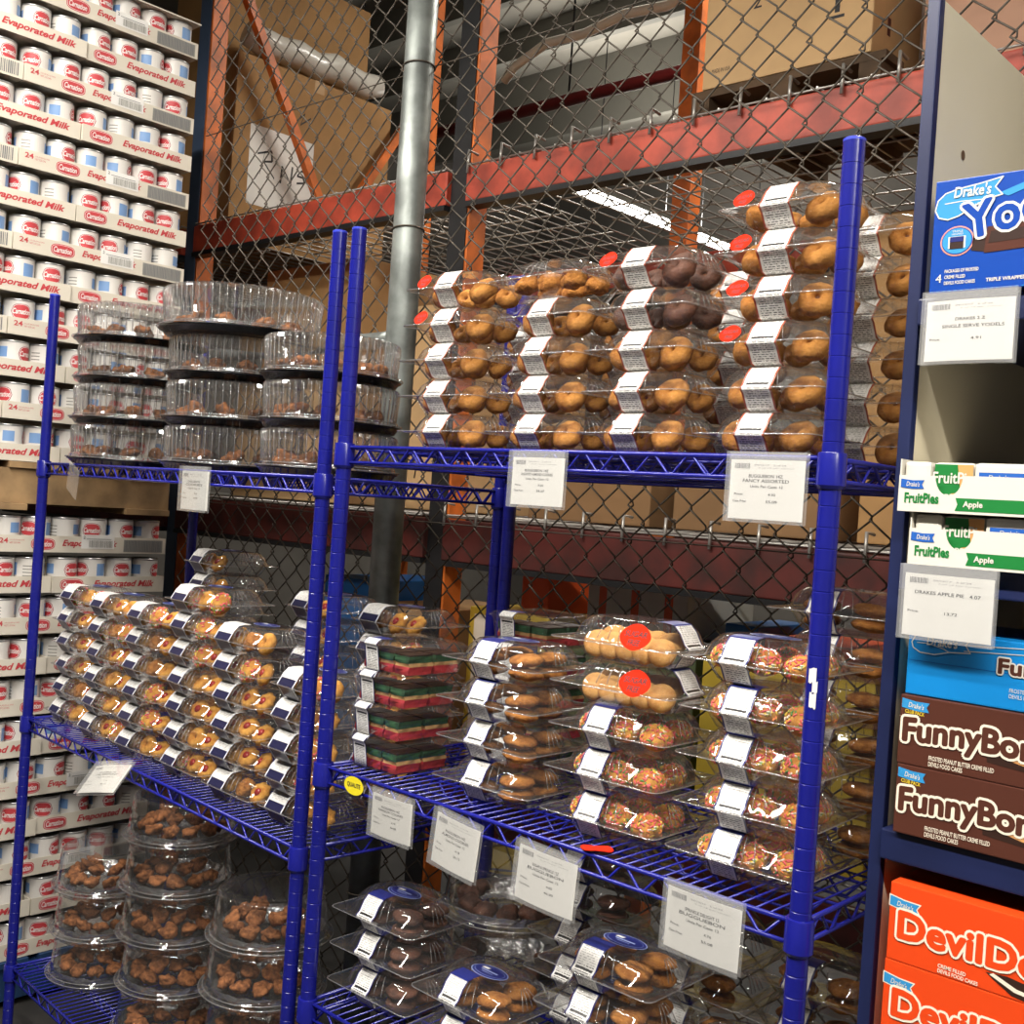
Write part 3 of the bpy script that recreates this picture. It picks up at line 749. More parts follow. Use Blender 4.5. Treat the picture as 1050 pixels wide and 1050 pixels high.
s = obj('oval_sticker', bm, sticker_red, loc=P(-.315, .008, z2 + .0032)); tag(s, 'red-orange sticker lying on the wire shelf edge below sprinkle cookies', 'sticker')
# scrap of torn white label stuck to the near rack post
bm = bmesh.new(); rnd = random.Random(3); pr = []
for (a0, a1, z0, z_1) in ((-.55, .15, .000, .017), (-.15, .30, -.012, .001), (-.35, .25, -.030, -.012)):
    V = []
    for i in range(9):
        for k in range(3):
            a = a0 + (a1 - a0) * i / 8 - PI / 2 + .25; zz = z0 + (z_1 - z0) * k / 2 + rnd.uniform(-.0015, .0015)
            V.append(bm.verts.new((.0138 * math.cos(a), .0138 * math.sin(a), zz)))
    for i in range(8):
        for k in range(2): bm.faces.new((V[i * 3 + k], V[i * 3 + 3 + k], V[i * 3 + 4 + k], V[i * 3 + 1 + k]))
s = obj('label_scrap', bm, white_paper, loc=P(0, 0, -.185)); tag(s, 'torn white label scrap stuck on the near blue post', 'label scrap')

# ------------------------------------------------------------------ snack carton shelving on the right
XP = .0765
t = thing('gondola_shelving', 'cream shelving unit with navy uprights holding snack cartons', 'shelving unit', (XP, .004, 0))
bm = bmesh.new(); box(bm, (0, 0, 0), (.0150, .014, .78 + H), bev=.002); obj('upright', bm, navy_post, t)
bm = bmesh.new()
# side panel with a sloping top, one hole
prof = [(.0145, 0), (.43, 0), (.43, .610 + H), (.0145, .610 + H)]
F = [[bm.verts.new((x, y, z)) for y, z in prof] for x in (.002, .0140)]
bm.faces.new(F[0]); bm.faces.new(F[1][::-1])
for i in range(4): bm.faces.new((F[0][i], F[0][(i + 1) % 4], F[1][(i + 1) % 4], F[1][i]))
bmesh.ops.recalc_face_normals(bm, faces=bm.faces)
sp = obj('side_panel', bm, cream, t)
bm = bmesh.new(); lathe(bm, [(.004, 0), (.006, .0006)], 14); h_ = obj('hole', bm, mat('brown_hole', (96, 72, 48), .8), sp, loc=(.0141, .095, .455 + H)); h_.rotation_euler = (0, PI / 2, 0)
bm = bmesh.new(); box(bm, (.0165, .415, 0), (.92, .43, .25 + H)); obj('back_panel', bm, cream, t)
SH = [(.252, .030), (-.047, .030), (-.348, .034), (-.70, .034)]
for z, th in SH:
    bm = bmesh.new(); box(bm, (.0165, -.008, z + H - th + .012), (.92, .414, z + H + .012), 0, .002); obj('shelf', bm, navy_post, t)
bm = bmesh.new(); box(bm, (.92, 0, 0), (.94, .43, .64 + H)); obj('end_panel', bm, cream, t)
def carton(name, label, x, y, z, w, d, h, m, fn, cat='carton', group=None, rz=0., side=None):
    t = thing(name, label, cat, P(x, y, z), rz, group)
    bm = bmesh.new(); box(bm, (0, 0, 0), (w, d, h), 0, .0012); obj('box', bm, m, t)
    p = Print(); p.rect(.0015, .0015, w - .0015, h - .0015, m, -1); fn(p, w, h); p.done('lettering', t)
    return t
def ribbon(p, u, v, w, h, m, edge=None, word=None, lay=0, sk=0.):
    def pts(e): return [(u - e, v - e), (u + w * .5, v - e - h * .10 + sk * .5), (u + w + e * 2, v - e + sk), (u + w * .90 + e, v + h * .5 + sk), (u + w + e * 2, v + h + e + sk), (u + w * .5, v + h + e - h * .10 + sk * .5), (u - e, v + h + e)]
    if edge: p.poly(pts(.0012), edge, lay)
    p.poly(pts(0), m, lay + 1)
    if word: p.text(word, u + w * .24, v + h * .20 + sk * .4, w * .56, h * .56, dr_white, lay + 2, shear=.15, offset=.01, rot=math.atan2(sk, w))
def yodels(p, w, h):
    # swoosh banner
    q = [(.004, .103), (.012, .110), (.026, .1135), (.050, .1165), (.073, .1205), (.0655, .1105), (.0735, .1015), (.058, .0985), (.044, .0925), (.028, .0835), (.016, .0805), (.006, .0835), (.0015, .092)]
    p.poly(q, dr_lcyan, 1); p.stroke(q, .0014, dr_white, 2); p.stroke([(.012, .0985), (.030, .0995), (.058, .0985)], .001, dr_white, 2, False)
    p.poly([(.070, .1035), (.16, .132), (.16, .126), (.080, .099)], dr_lcyan, 1)
    p.text("Drake's", .0215, .1035, .040, .0125, dr_white, 5, shear=.12, offset=.02)
    p.text('SINCE 1888', .030, .0885, .026, .0028, dr_white, 5, rot=.22)
    # cake picture: two dark chocolate rolls
    p.poly([(.044, .044), (.060, .041), (.060, .062), (.046, .064)], dr_dbrown, 1); p.poly([(.058, .040), (.20, .046), (.20, .076), (.060, .068)], dr_brown, 2); p.poly([(.062, .050), (.20, .056), (.20, .066), (.064, .063)], dr_dbrown, 3)
    p.outlined('Yodels', .0385, .0560, .138, .038, dr_white, dr_blue, 4, .0042, .0013, rot=.17)
    p.ell(.028, .056, .0185, .0165, dr_pink, 1); p.ell(.028, .056, .0170, .0150, dr_blue, 2); p.ell(.028, .056, .0160, .014, dr_lcyan, 3)
    p.rect(.0185, .048, .0375, .061, dr_white, 4); p.rect(.0205, .0475, .0355, .060, dr_dbrown, 5); p.rect(.0205, .055, .0355, .0605, navy_label, 6)
    p.text('TRIPLE', .022, .0655, .012, .0022, dr_white, 4); p.text('WRAPPED', .0215, .0625, .013, .002, dr_white, 4)
    p.text('4', .007, .0115, .0065, .0090, dr_white)
    for i, s_ in enumerate(('PACKAGES OF FROSTED', 'CREME FILLED', 'DEVILS FOOD CAKES')): p.text(s_, .0165, .0215 - .0065 * i, (.037, .023, .034)[i], .0038, dr_white, offset=.02)
    p.text('TRIPLE WRAPPED', .062, .0085, .042, .0040, dr_white, offset=.02)
    for i in range(40):
        p.rect(.002 + i * .0065, .0012, .005 + i * .0065, .0018, dr_lcyan)
def funny(p, w, h):
    p.poly([(.098, .020), (.150, .016), (.170, .030), (.120, .050), (.095, .040)], dr_dbrown, 0); p.poly([(.070, .029), (.084, .026), (.088, .032), (.074, .036)], dr_tan, 0); p.poly([(.120, .026), (.140, .022), (.150, .034), (.125, .040)], dr_tan, 1)
    ribbon(p, .002, .0625, .0310, .0105, dr_lcyan, None, "Drake's", sk=-.002)
    p.text('CLUB PACK', .006, .0570, .022, .0042, dr_yellow, offset=.02, rot=-.06)
    g = 'FunnyBones'
    p.outlined(g, .0062, .0185, .172, .0325, dr_cream, dr_brown, 3, .0044, .0016, arc=.004)
    p.text('FROSTED PEANUT BUTTER CREME FILLED', .036, .0095, .070, .0050, dr_cream, 2, offset=.01); p.text('DEVILS FOOD CAKES', .036, .0030, .037, .0050, dr_cream, 2, offset=.01)
def funny_blue(p, w, h):
    q = [(.004, .058), (.008, .066), (.020, .070), (.070, .0705), (.0635, .0615), (.069, .0535), (.046, .0515), (.030, .0470), (.014, .0475), (.006, .052)]
    p.stroke(q, .0011, dr_white, 1); p.stroke([(.010, .058), (.022, .0585), (.040, .0545), (.046, .0515)], .0008, dr_white, 1, False)
    p.text("Drake's", .021, .0565, .034, .0105, dr_white, 3, shear=.12, offset=.02)
    for d in (0, .0065): p.poly([(.062, .062 - d), (.18, .070 - d), (.18, .0692 - d), (.062, .0612 - d)], dr_white, 2)
    p.rect(0, .0378, w, .0382, dr_blue, 0)
    p.outlined('FunnyBones', .100, .0325, .13, .020, dr_white, dr_brown, 3, .0026, .0009)
    p.text('FROSTED PEANUT BUTTER', .112, .0185, .055, .0042, dr_white, 2); p.text('DEVILS FOOD CAKES', .112, .0125, .042, .0042, dr_white, 2)
def devil(p, w, h):
    ribbon(p, .0005, h - .0255, .033, .0105, dr_lcyan, dr_cream, "Drake's", sk=-.0035)
    p.outlined('DevilDogs', .0125, .0180, .188, .038, dr_cream, dr_orange, 3, .0044, .0018)
    p.text('CREME FILLED', .058, .0085, .030, .0042, dr_cream, 2, offset=.02, rot=-.02); p.text('DEVILS FOOD CAKES', .058, .0030, .043, .0042, dr_cream, 2, offset=.02, rot=-.02)
    p.poly([(.108, .020), (.116, .0145), (.135, .004), (.160, .001), (.160, .018), (.130, .022)], dr_dbrown, 1); p.poly([(.112, .0185), (.138, .008), (.160, .006), (.160, .010), (.140, .012), (.116, .021)], dr_cream, 2)
carton('snack_carton', 'royal blue chocolate roll carton standing on the upper carton shelf', .108, -.012, .267, .26, .19, .125, dr_blue, yodels)
carton('snack_carton', 'light blue carton of peanut butter cakes above the brown cartons', .1105, -.006, -.1795, .26, .19, .072, dr_cyan, funny_blue)
for k, nm in enumerate(('upper', 'lower')):
    carton('snack_carton', f'{nm} of the two brown peanut butter cake cartons', .108 + .001 * k, -.010, -.2575 - .0773 * k, .26, .19, .0768, dr_brown, funny, group='brown cake cartons')
for k, nm in enumerate(('topmost', 'middle', 'bottom')):
    carton('snack_carton', f'{nm} orange cream cake carton on the low carton shelf', .1125 - .001 * k, -.012, -.4755 - .0865 * k, .26, .19, .086, dr_orange, devil, group='orange cake cartons')
# fruit pie display trays with a scooped front and wrapped pies standing inside
def pie_tray(label, x, y, z, back):
    t = thing('display_tray', label, 'display carton', P(x, y, z), 0, 'fruit pie display cartons')
    w, h, d = .26, .058, .17; zl_ = .040
    bm = bmesh.new()
    # front wall, low with a round scoop and high corners
    top = [(0, zl_)] + [(.040, zl_)]
    for i in range(13): a = PI + PI * i / 12; top.append((.0555 + .0150 * math.cos(a), zl_ + .021 * math.sin(a)))
    top += [(.071, zl_ + .001), (w, zl_ + .001)]
    for y0, y1 in ((0, .0012),):
        A = [bm.verts.new((u, y0, v)) for u, v in top]; B = [bm.verts.new((u, y0, 0)) for u, v in top]
        A2 = [bm.verts.new((u, y1, v)) for u, v in top]; B2 = [bm.verts.new((u, y1, 0)) for u, v in top]
        for i in range(len(top) - 1):
            for q in ((A[i], B[i], B[i + 1], A[i + 1]), (A2[i], A2[i + 1], B2[i + 1], B2[i]), (A[i], A[i + 1], A2[i + 1], A2[i])): bm.faces.new(q)
    box(bm, (0, .0012, 0), (w, d, .0015)); box(bm, (0, d - .0015, 0), (w, d, h)); box(bm, (0, .0012, 0), (.0015, d, h)); box(bm, (w - .0015, .0012, 0), (w, d, h))
    obj('tray_box', bm, dr_white, t)
    p = Print()
    ribbon(p, .0025, .0265, .0265, .0095, dr_ribbon, None, "Drake's", sk=-.001)
    p.text('FruitPies', .0075, .0095, .0385, .0115, dr_green, offset=.035)
    p.poly([(.064, .003), (.14, .003), (.14, .017), (.064, .017), (.0665, .010)], dr_green); p.text('Apple', .0725, .0055, .0210, .0085, dr_white, 2, offset=.03)
    p.done('lettering', t)
    for i, (u, ww) in enumerate(((.003, .030), (.0345, .044), (.080, .060), (.142, .055))):
        yy = .006 + .004 * (i % 2)
        pie = thing('fruit_pie', f"{('white end', 'green and tan', 'blue ribboned', 'far')[i]} wrapped pie in the {back} fruit pie carton", 'wrapped pie', P(x + u, y + yy, z + .0017), 0, 'wrapped fruit pies')
        bm = bmesh.new(); box(bm, (0, 0, 0), (ww, .05, .054), 0, .004); obj('wrapper', bm, dr_white, pie)
        p = Print()
        if i == 1:
            p.poly([(.001, .004), (ww - .001, .004), (ww - .001, .052), (.001, .052)], dr_green); p.poly([(.030, .026), (ww - .001, .030), (ww - .001, .052), (.026, .052)], dr_tan, 1); p.poly([(.022, .012), (.036, .014), (.034, .022), (.020, .020)], dr_tan, 1)
            p.text('FruitPie', -.0005, .031, ww, .0125, dr_white, 3, offset=.02); p.text('APPLE', .006, .0115, .028, .008, dr_white, 3, offset=.02)
        else:
            p.rect(.0045, .0045, ww - .0045, .0495, dr_white, -1)
            p.rect(.005, .034 if i == 2 else .030, ww - .002, .044 if i == 2 else .0305, dr_ribbon if i == 2 else grey_ink)
            if i == 2: p.text("Drake's", .016, .037, .020, .0045, dr_white, 2)
        p.done('lettering', pie)
pie_tray('white fruit pie display carton, upper of the two', .0945, -.024, .0235, 'upper')
pie_tray('white fruit pie display carton, lower of the two above the price tag', .1085, -.020, -.0345, 'lower')
price_tag('clear sleeved price tag under the royal blue carton', P(.160, -.024, .255), 0, .094, .066, [('DRAKES 2 Z', .02, .34, .34, .05), ('SINGLE SERVE YODELS', .05, .46, .70, .055), ('Price:', -.38, .66, .13, .04), ('4.91', .10, .66, .12, .045)])
price_tag('large white price tag under the fruit pie cartons', P(.160, -.030, -.044), 0, .096, .068, [('DRAKES APPLE PIE   4.07', .0, .32, .74, .055), ('Price:', -.38, .62, .13, .035), ('13.72', .06, .62, .14, .045)])

# ------------------------------------------------------------------ evaporated milk: cans in printed trays, on two pallets
XM, YE, CR, PITCH = -2.43, .559, .0415, .113
CH = .097
def bent(r, zc):
    def f(u, v, d): a = u / r - PI / 2; return ((r + d) * math.cos(a), (r + d) * math.sin(a), v)
    return f
bm = bmesh.new()
lathe(bm, [(CR - .002, .0), (CR, .0015), (CR, .004), (CR - .001, .006)], 28, mi=1, cap1=False)
lathe(bm, [(CR - .001, .006), (CR - .001, CH - .006)], 28, mi=0, cap0=False, cap1=False)
lathe(bm, [(CR - .001, CH - .006), (CR, CH - .004), (CR, CH - .001), (CR - .003, CH), (CR - .004, CH - .003), (.001, CH - .003)], 28, mi=1, cap0=False)
can_me = mesh_of('can_body', bm, [can_white, can_rim])
def patch(p, u0, u1, v0, v1, m, lay=0, n=8):
    for i in range(n):
        a, b = u0 + (u1 - u0) * i / n, u0 + (u1 - u0) * (i + 1) / n; p.rect(a, v0, b, v1, m, lay)
def can_print():
    p = Print(warp=bent(CR - .001, 0)); n = 10
    patch(p, -PI * (CR - .001), PI * (CR - .001), .0062, CH - .0062, can_white, -1, 40)
    for lay, m, s in ((0, milk_red_dark, 1.), (1, white_print, .93), (2, milk_red, .88)):   # rounded oval, built in columns so that it wraps
        for i in range(n):
            a, b = -1 + 2 * i / n, -1 + 2 * (i + 1) / n
            ya, yb = (max(0, 1 - abs(a) ** 3) ** .5, max(0, 1 - abs(b) ** 3) ** .5)
            p.poly([(a * .027 * s, .062 - ya * .021 * s), (b * .027 * s, .062 - yb * .021 * s), (b * .027 * s, .062 + yb * .021 * s), (a * .027 * s, .062 + ya * .021 * s)], m, lay)
    p.text('Carnation', -.022, .055, .044, .015, white_print, 4, shear=.25, offset=.02)
    p.text('Evaporated', -.020, .028, .040, .008, milk_red, 1, shear=.2); p.text('Milk', -.009, .017, .018, .007, milk_red, 1, shear=.2)
    patch(p, .050, .082, .045, .080, milk_blue, 0)
    for i in range(5): patch(p, .048, .085, .036 - .005 * i, .038 - .005 * i, grey_ink, 0)
    patch(p, -.085, -.055, .050, .078, milk_blue, 0); p.barcode(-.085, .016, -.060, .034, grey_ink, 0, n=10)
    for i in range(4): patch(p, .100, .124, .070 - .009 * i, .073 - .009 * i, barcode_grey, 0)
    return mesh_of('can_label', p.bm, p.mats)
can_lab = can_print()
def milk_can(x, y, z, a, label, group):
    t = thing('milk_can', label, 'can', (x, y, z), a, group)
    obj('can_body', can_me, parent=t); obj('can_label', can_lab, parent=t)
WALL = .046
def tray_mesh(n, deep):
    w = n * (2 * CR + .001) + .006; d = deep * (2 * CR + .001) + .006
    bm = bmesh.new(); box(bm, (0, 0, 0), (w, d, .0015))
    for a, b in (((0, 0, .0015), (w, .002, WALL)), ((0, d - .002, .0015), (w, d, WALL)), ((0, .002, .0015), (.002, d - .002, WALL)), ((w - .002, .002, .0015), (w, d - .002, WALL))): box(bm, a, b)
    return mesh_of('tray_board', bm, tray_card), w, d
def oval_logo(p, u, v, a=.034, b=.0165):
    p.ell(u, v, a, b, milk_red, 0, p=3., n=32); p.ell(u, v, a * .93, b * .88, white_print, 1, p=3., n=32); p.ell(u, v, a * .90, b * .82, milk_red, 2, p=3., n=32)
    p.text('Carnation', u - a * .78, v - b * .45, a * 1.5, b * .95, white_print, 4, shear=.25, offset=.02)
def tray_print(w):
    p = Print(); p.rect(.0005, .0005, w - .0005, WALL - .0005, tray_card, -1); return p
def print_A(w):
    p = tray_print(w)
    p.text('24', .014, .024, .024, .014, milk_red, offset=.02); p.text('12 FL OZ (354 mL) CANS', .042, .030, .040, .0045, milk_red); p.text('NET 2.25 GAL', .042, .023, .030, .0045, milk_red)
    oval_logo(p, .135, .023); p.text('Evaporated Milk', .190, .013, .165, .023, milk_red, shear=.3, offset=.03)
    p.rect(.245, .012, .345, .052, white_print, 3); p.text('2', .250, .040, .006, .008, ink, 5); p.barcode(.268, .016, .340, .036, barcode_grey, 5, 22); p.rect(.26, .039, .335, .0405, grey_ink, 5)
    p.rect(.375, .004, w - .010, .040, barcode_grey, 1); p.barcode(.378, .006, w - .014, .038, grey_ink, 2, 26)
    return mesh_of('lettering', p.bm, p.mats)
def print_B(w):
    p = tray_print(w); oval_logo(p, .055, .023); p.text('Evaporated Milk', .120, .011, .190, .024, milk_red, shear=.3, offset=.03)
    return mesh_of('lettering', p.bm, p.mats)
def print_E(w):   # long side, text at its right end
    p = tray_print(w); oval_logo(p, .16, .023); p.text('Evaporated Milk', w - .235, .011, .205, .024, milk_red, shear=.3, offset=.03)
    return mesh_of('lettering', p.bm, p.mats)
def print_F(w):   # short side, barcode at its right end
    p = tray_print(w); p.text('Milk', .10, .012, .06, .022, milk_red, shear=.3, offset=.03); p.barcode(w - .075, .006, w - .012, .040, grey_ink, 1, 12)
    return mesh_of('lettering', p.bm, p.mats)
T6, W6, D6 = tray_mesh(6, 4); T4, W4, D4 = tray_mesh(4, 6)
PA, PB, PE, PF = print_A(W6), print_B(W4), print_E(W6), print_F(W4)
def milk_tray(y0, z, me, pr, w, n, cans, label, where, grp, push=0.):
    # local x runs along +Y, the printed front faces +X
    t = thing('milk_tray', label, 'tray of cans', P(XM + push, y0, z), PI / 2, f'printed trays of the {grp}')
    obj('tray_board', me, parent=t); obj('lettering', pr, parent=t)
    for i in cans:
        x = .003 + (2 * CR + .001) * (i + .5)
        o_ = ('first', 'second', 'third', 'fourth', 'fifth', 'sixth')[i]
        milk_can(XM + push - .0045 - CR, y0 + x, z + H + .0018, PI / 2 + random.choice((0, 0, .5, -.6, 1.2, -1.3, 2.2, 2.8)) + jit(.25), f'{o_} white milk can from left, {where}', f'milk cans of the {grp}')
for grp, ztop, rows in (('upper pallet load', 1.2724, 12), ('lower pallet load', -.218, 11)):
    for k in range(rows):
        z = ztop - PITCH * k; r_ = ORD[k] + (' layer' if k else ' layer'); push = jit(.004)
        if k % 2 == 0:
            milk_tray(YE - W6, z, T6, PA, W6, 6, range(6), f'white tray of milk cans with barcode sticker, right of {r_}, {grp}', f'right tray of {r_}, {grp}', grp, push)
            milk_tray(YE - W6 - .003 - W4, z, T4, PF, W4, 4, (2, 3), f'white tray of milk cans at left of {r_}, {grp}', f'left tray of {r_}, {grp}', grp, -push)
        else:
            milk_tray(YE - W4, z, T4, PB, W4, 4, range(4), f'white tray of milk cans with red oval, right of {r_}, {grp}', f'right tray of {r_}, {grp}', grp, push)
            milk_tray(YE - W4 - .003 - W6, z, T6, PE, W6, 6, (3, 4, 5), f'white tray of milk cans at left of {r_}, {grp}', f'left tray of {r_}, {grp}', grp, -push)
bm = bmesh.new(); box(bm, (XM - .53, YE - .90, 1.2724 + .1005 + H), (XM + .006, YE + .002, 1.2724 + .1045 + H))
tag(obj('slip_sheet', bm, tray_card), 'flat pale board lying on top of the upper milk load', 'board')
def pallet(label, z, h, m):
    t = thing('pallet', label, 'pallet', P(XM - .26, YE - .5, z - h), 0)
    for i in range(6):
        bm = bmesh.new(); y = -.5 + i * .172; box(bm, (-.30, y, h - .018), (.27, y + .14, h - .001), 0, .001); obj('deck_board', bm, m, t)
    for x in (-.28, -.02, .24):
        bm = bmesh.new(); box(bm, (x - .02, -.5, .018), (x + .02, .5, h - .0185)); obj('stringer', bm, m, t)
    for i in range(3):
        bm = bmesh.new(); y = -.5 + i * .43; box(bm, (-.30, y, 0), (.27, y + .14, .0175), 0, .001); obj('bottom_board', bm, m, t)
pallet('pale wooden pallet between the two milk loads', 1.2724 - PITCH * 11 - .0008, .132, wood)
pallet('blue pallet on the floor under the lower milk load', -.218 - PITCH * 10 - .0008, .1295, blue_wood)

# ------------------------------------------------------------------ chain-link fence behind the racks
YF = .60
fx0, fx1, ftop = -2.415, .62, 1.75
t = thing('chain_link_fence', 'dull grey chain-link fence with galvanised post behind both racks', 'fence', (-1.40, YF, 0))
bm = bmesh.new(); cell = .0365; hv = .0375; nw = int((fx1 - fx0) / cell); nh = int((ftop + H) / hv)
for i in range(nw):
    x0 = fx0 + cell * i + 1.40; pts = []
    for k in range(nh + 1):
        s = (k + i) % 2
        xx = x0 + cell * .5 + (cell * .5 + .0012) * (1 if s else -1)
        wob = .004 * math.sin(k * .23 + i * .7) + .003 * math.sin(i * 1.9 + k * .11)
        yo = .0026 * (1 if s else -1)
        pts += [(xx + wob - .0016, yo, k * hv - .003), (xx + wob + .0004, -yo, k * hv + .003)]
    tube(bm, pts, .0020, 5, caps=False)
obj('wire_mesh', bm, wire_m, t)
bm = bmesh.new(); lathe(bm, [(.0365, 0), (.0365, 2.5 + H)], 28)
po = obj('post', bm, galv, t, loc=(-.015, -.050, 0))
for z in (1.03, .64, .1, -.45, -.95):
    bm = bmesh.new(); tube(bm, [(.0382 * math.cos(a * PI / 12), .0382 * math.sin(a * PI / 12), .003 * math.sin(a * PI / 12 + 2)) for a in range(24)], .0022, 6, closed=True)
    tube(bm, [(0, .038, 0), (.03, .05, -.02), (.02, .055, -.05)], .002, 5)
    obj('tie_wire', bm, wire_m, po, loc=(0, 0, z + H))
bm = bmesh.new(); tube(bm, [(-1.02, -.033, .372 + H), (-.10, -.033, .384 + H), (-.052, -.045, .384 + H)], .020, 18); obj('brace_rail', bm, galv, t)
for k in range(3):
    bm = bmesh.new(); z = (1.05, -.05, -1.2)[k] + H; tube(bm, [(fx0 + 1.40, -.004, z), (-.2, -.005, z - .004), (fx1 + 1.40, -.004, z + .002)], .0016, 5); obj('tension_wire', bm, wire_m, t)

# ------------------------------------------------------------------ warehouse racking behind the fence
YB, YR = 1.0, 2.08
t = thing('pallet_rack', 'orange and red steel pallet rack standing behind the chain-link fence', 'pallet rack', (0, YB, 0))
UX = (-3.13, -1.71, .46)
BX = (-4.6,) + UX
for x in UX:
    for y in (0, YR - YB):
        bm = bmesh.new(); box(bm, (x - .038, y, 0), (x + .038, y + .07, 2.35 + H), 0, .003); u = obj('upright_post', bm, orange, t)
        if y == 0:
            bm = bmesh.new(); box(bm, (x - .040, y - .004, 0), (x + .030, y - .0005, 2.35 + H)); obj('face_plate', bm, black_steel if x > -3 else mat('blue_grey_steel', (74, 92, 120), .5), u)
def strap(x, p, q):
    bm = bmesh.new(); d = Vector((0, q[0] - p[0], q[1] - p[1])); n_ = Vector((0, -d.z, d.y)).normalized() * .016
    A = [Vector((x - .016 + e, p[0] - YB, p[1] + H)) + n_ * sg for e in (0, .032) for sg in (-1, 1)]; B = [v + d for v in A]
    V = [bm.verts.new(v) for v in A + B]
    for f in ((0, 1, 3, 2), (4, 6, 7, 5), (0, 4, 5, 1), (2, 3, 7, 6), (0, 2, 6, 4), (1, 5, 7, 3)): bm.faces.new([V[k] for k in f])
    obj('brace', bm, orange, t)
for x in UX[:2]:
    for p, q in (((1.05, 2.06), (1.60, 1.12)), ((1.66, 1.10), (2.07, 1.74))):
        if x < -3: strap(x, p, q)
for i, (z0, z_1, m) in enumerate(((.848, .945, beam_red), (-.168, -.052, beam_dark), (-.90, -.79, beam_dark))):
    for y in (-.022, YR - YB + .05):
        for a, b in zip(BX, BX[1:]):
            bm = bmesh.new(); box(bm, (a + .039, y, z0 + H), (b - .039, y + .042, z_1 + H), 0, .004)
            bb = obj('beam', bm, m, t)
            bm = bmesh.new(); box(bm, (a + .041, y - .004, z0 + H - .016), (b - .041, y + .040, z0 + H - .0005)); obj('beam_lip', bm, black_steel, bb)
def wire_deck(x0, x1, z, hooks):
    bm = bmesh.new(); y0, y1 = -.022, YR - YB + .09
    n = int((x1 - x0) / .062)
    for i in range(n + 1):
        x = x0 + (x1 - x0) * i / n; tube(bm, [(x, y0, z), (x, y1, z)], .0028, 5)
    for k in range(10):
        y = y0 + (y1 - y0) * k / 9; tube(bm, [(x0, y, z - .005), (x1, y, z - .005)], .0028, 5)
    if hooks:
        for i in range(0, n + 1, 2):
            x = x0 + (x1 - x0) * i / n; tube(bm, [(x, y0 + .03, z + .030), (x, y0 - .006, z + .034), (x, y0 - .008, z - .03)], .0042, 5)
    obj('wire_deck', bm, mat('bright_wire', (176, 172, 166), .35, .5), t)
wire_deck(-1.66, .41, .955 + H, True); wire_deck(-1.66, .41, -.040 + H, True); wire_deck(-3.08, -1.76, -.040 + H, False)
wire_deck(-1.66, .41, -.778 + H, False); wire_deck(-3.08, -1.76, -.778 + H, False); wire_deck(-3.08, -1.76, .955 + H, False); wire_deck(-4.5, -3.18, .955 + H, False); wire_deck(-4.5, -3.18, -.040 + H, False)
def crate(name, label, a, b, m, fn=None, cat='box', group=None, rz=0., face='front', tape=True):
    """a closed carton: body, tape, and what is printed on one face"""
    w, d, h = b[0] - a[0], b[1] - a[1], b[2] - a[2]
    t = thing(name, label, cat, P(a[0], a[1], a[2]), rz, group)
    bm = bmesh.new(); box(bm, (0, 0, 0), (w, d, h), 0, .004); obj('carton_body', bm, m, t)
    if tape:
        bm = bmesh.new(); box(bm, (-.0006, d * .5 - .025, h - .05), (w + .0006, d * .5 + .025, h + .0006)); obj('packing_tape', bm, mat('tan_tape', (186, 148, 98), .35), t)
    if fn:
        p = Print(); fn(p, w if face == 'front' else d, h)
        q = p.done('lettering', t)
        if face == 'side': q.location = (w, 0, 0); q.rotation_euler = (0, 0, PI / 2)
    return t
def arrows(p, w, h):
    u = w * .80
    p.poly([(u - .016, .15), (u, .185), (u + .016, .15)], ink); p.rect(u - .006, .105, u + .006, .151, ink); p.rect(u - .018, .092, u + .018, .099, ink)
    p.text('2', w * .30, .165, .022, .032, ink); p.rect(w * .43, .20, w * .50, .235, ink); p.poly([(w * .42, .235), (w * .465, .275), (w * .51, .235)], ink); p.text('THIS SIDE UP', w * .40, .175, .09, .014, ink)
    p.text('12 x 2', w * .58, .175, .07, .02, ink); p.text('MADE IN USA', w * .06, .035, .05, .010, ink)
crate('cardboard_box', 'large pale cardboard box with printed arrow on the upper red beam', (-.93, 1.03, 1.030), (-.50, 1.62, 1.50), cardboard2, arrows)
def side_label(p, w, h):
    p.rect(.055, .03, .46, .31, cardboard2, -1); p.rect(.24, .05, .45, .30, white_paper); p.text('1', .07, .06, .016, .04, beam_dark)
    for i in range(4): p.poly([(.26, .07 + .06 * i), (.40, .07 + .06 * i), (.43, .10 + .06 * i), (.29, .10 + .06 * i)], ink, 1)
p = Print(); side_label(p, .59, .47); bx = [o for o in C.objects if o.name.startswith('cardboard_box')][-1]; q = p.done('shipping_label', bx, loc=(.43, 0, 0)); q.rotation_euler = (0, 0, PI / 2)
tp = thing('pallet', 'dark pallet under the pale cardboard box on the upper beam', 'pallet', P(-.95, 1.02, .9595))
for i in range(5):
    bm = bmesh.new(); box(bm, (0, .13 * i, .046), (.49, .13 * i + .09, .064)); obj('deck_board', bm, dark_wood, tp)
for i in range(3):
    bm = bmesh.new(); box(bm, (.215 * i, 0, 0), (.215 * i + .05, .61, .0455)); obj('stringer', bm, dark_wood, tp)
crate('cardboard_box', 'pinkish cardboard box right of the arrow box on the upper beam', (-.44, 1.15, .962), (-.02, 1.7, 1.36), mat('pink_cardboard', (202, 158, 132), .8))
crate('cardboard_box', 'cardboard box at the far right of the upper beam', (.03, 1.10, .962), (.40, 1.6, 1.52), cardboard)
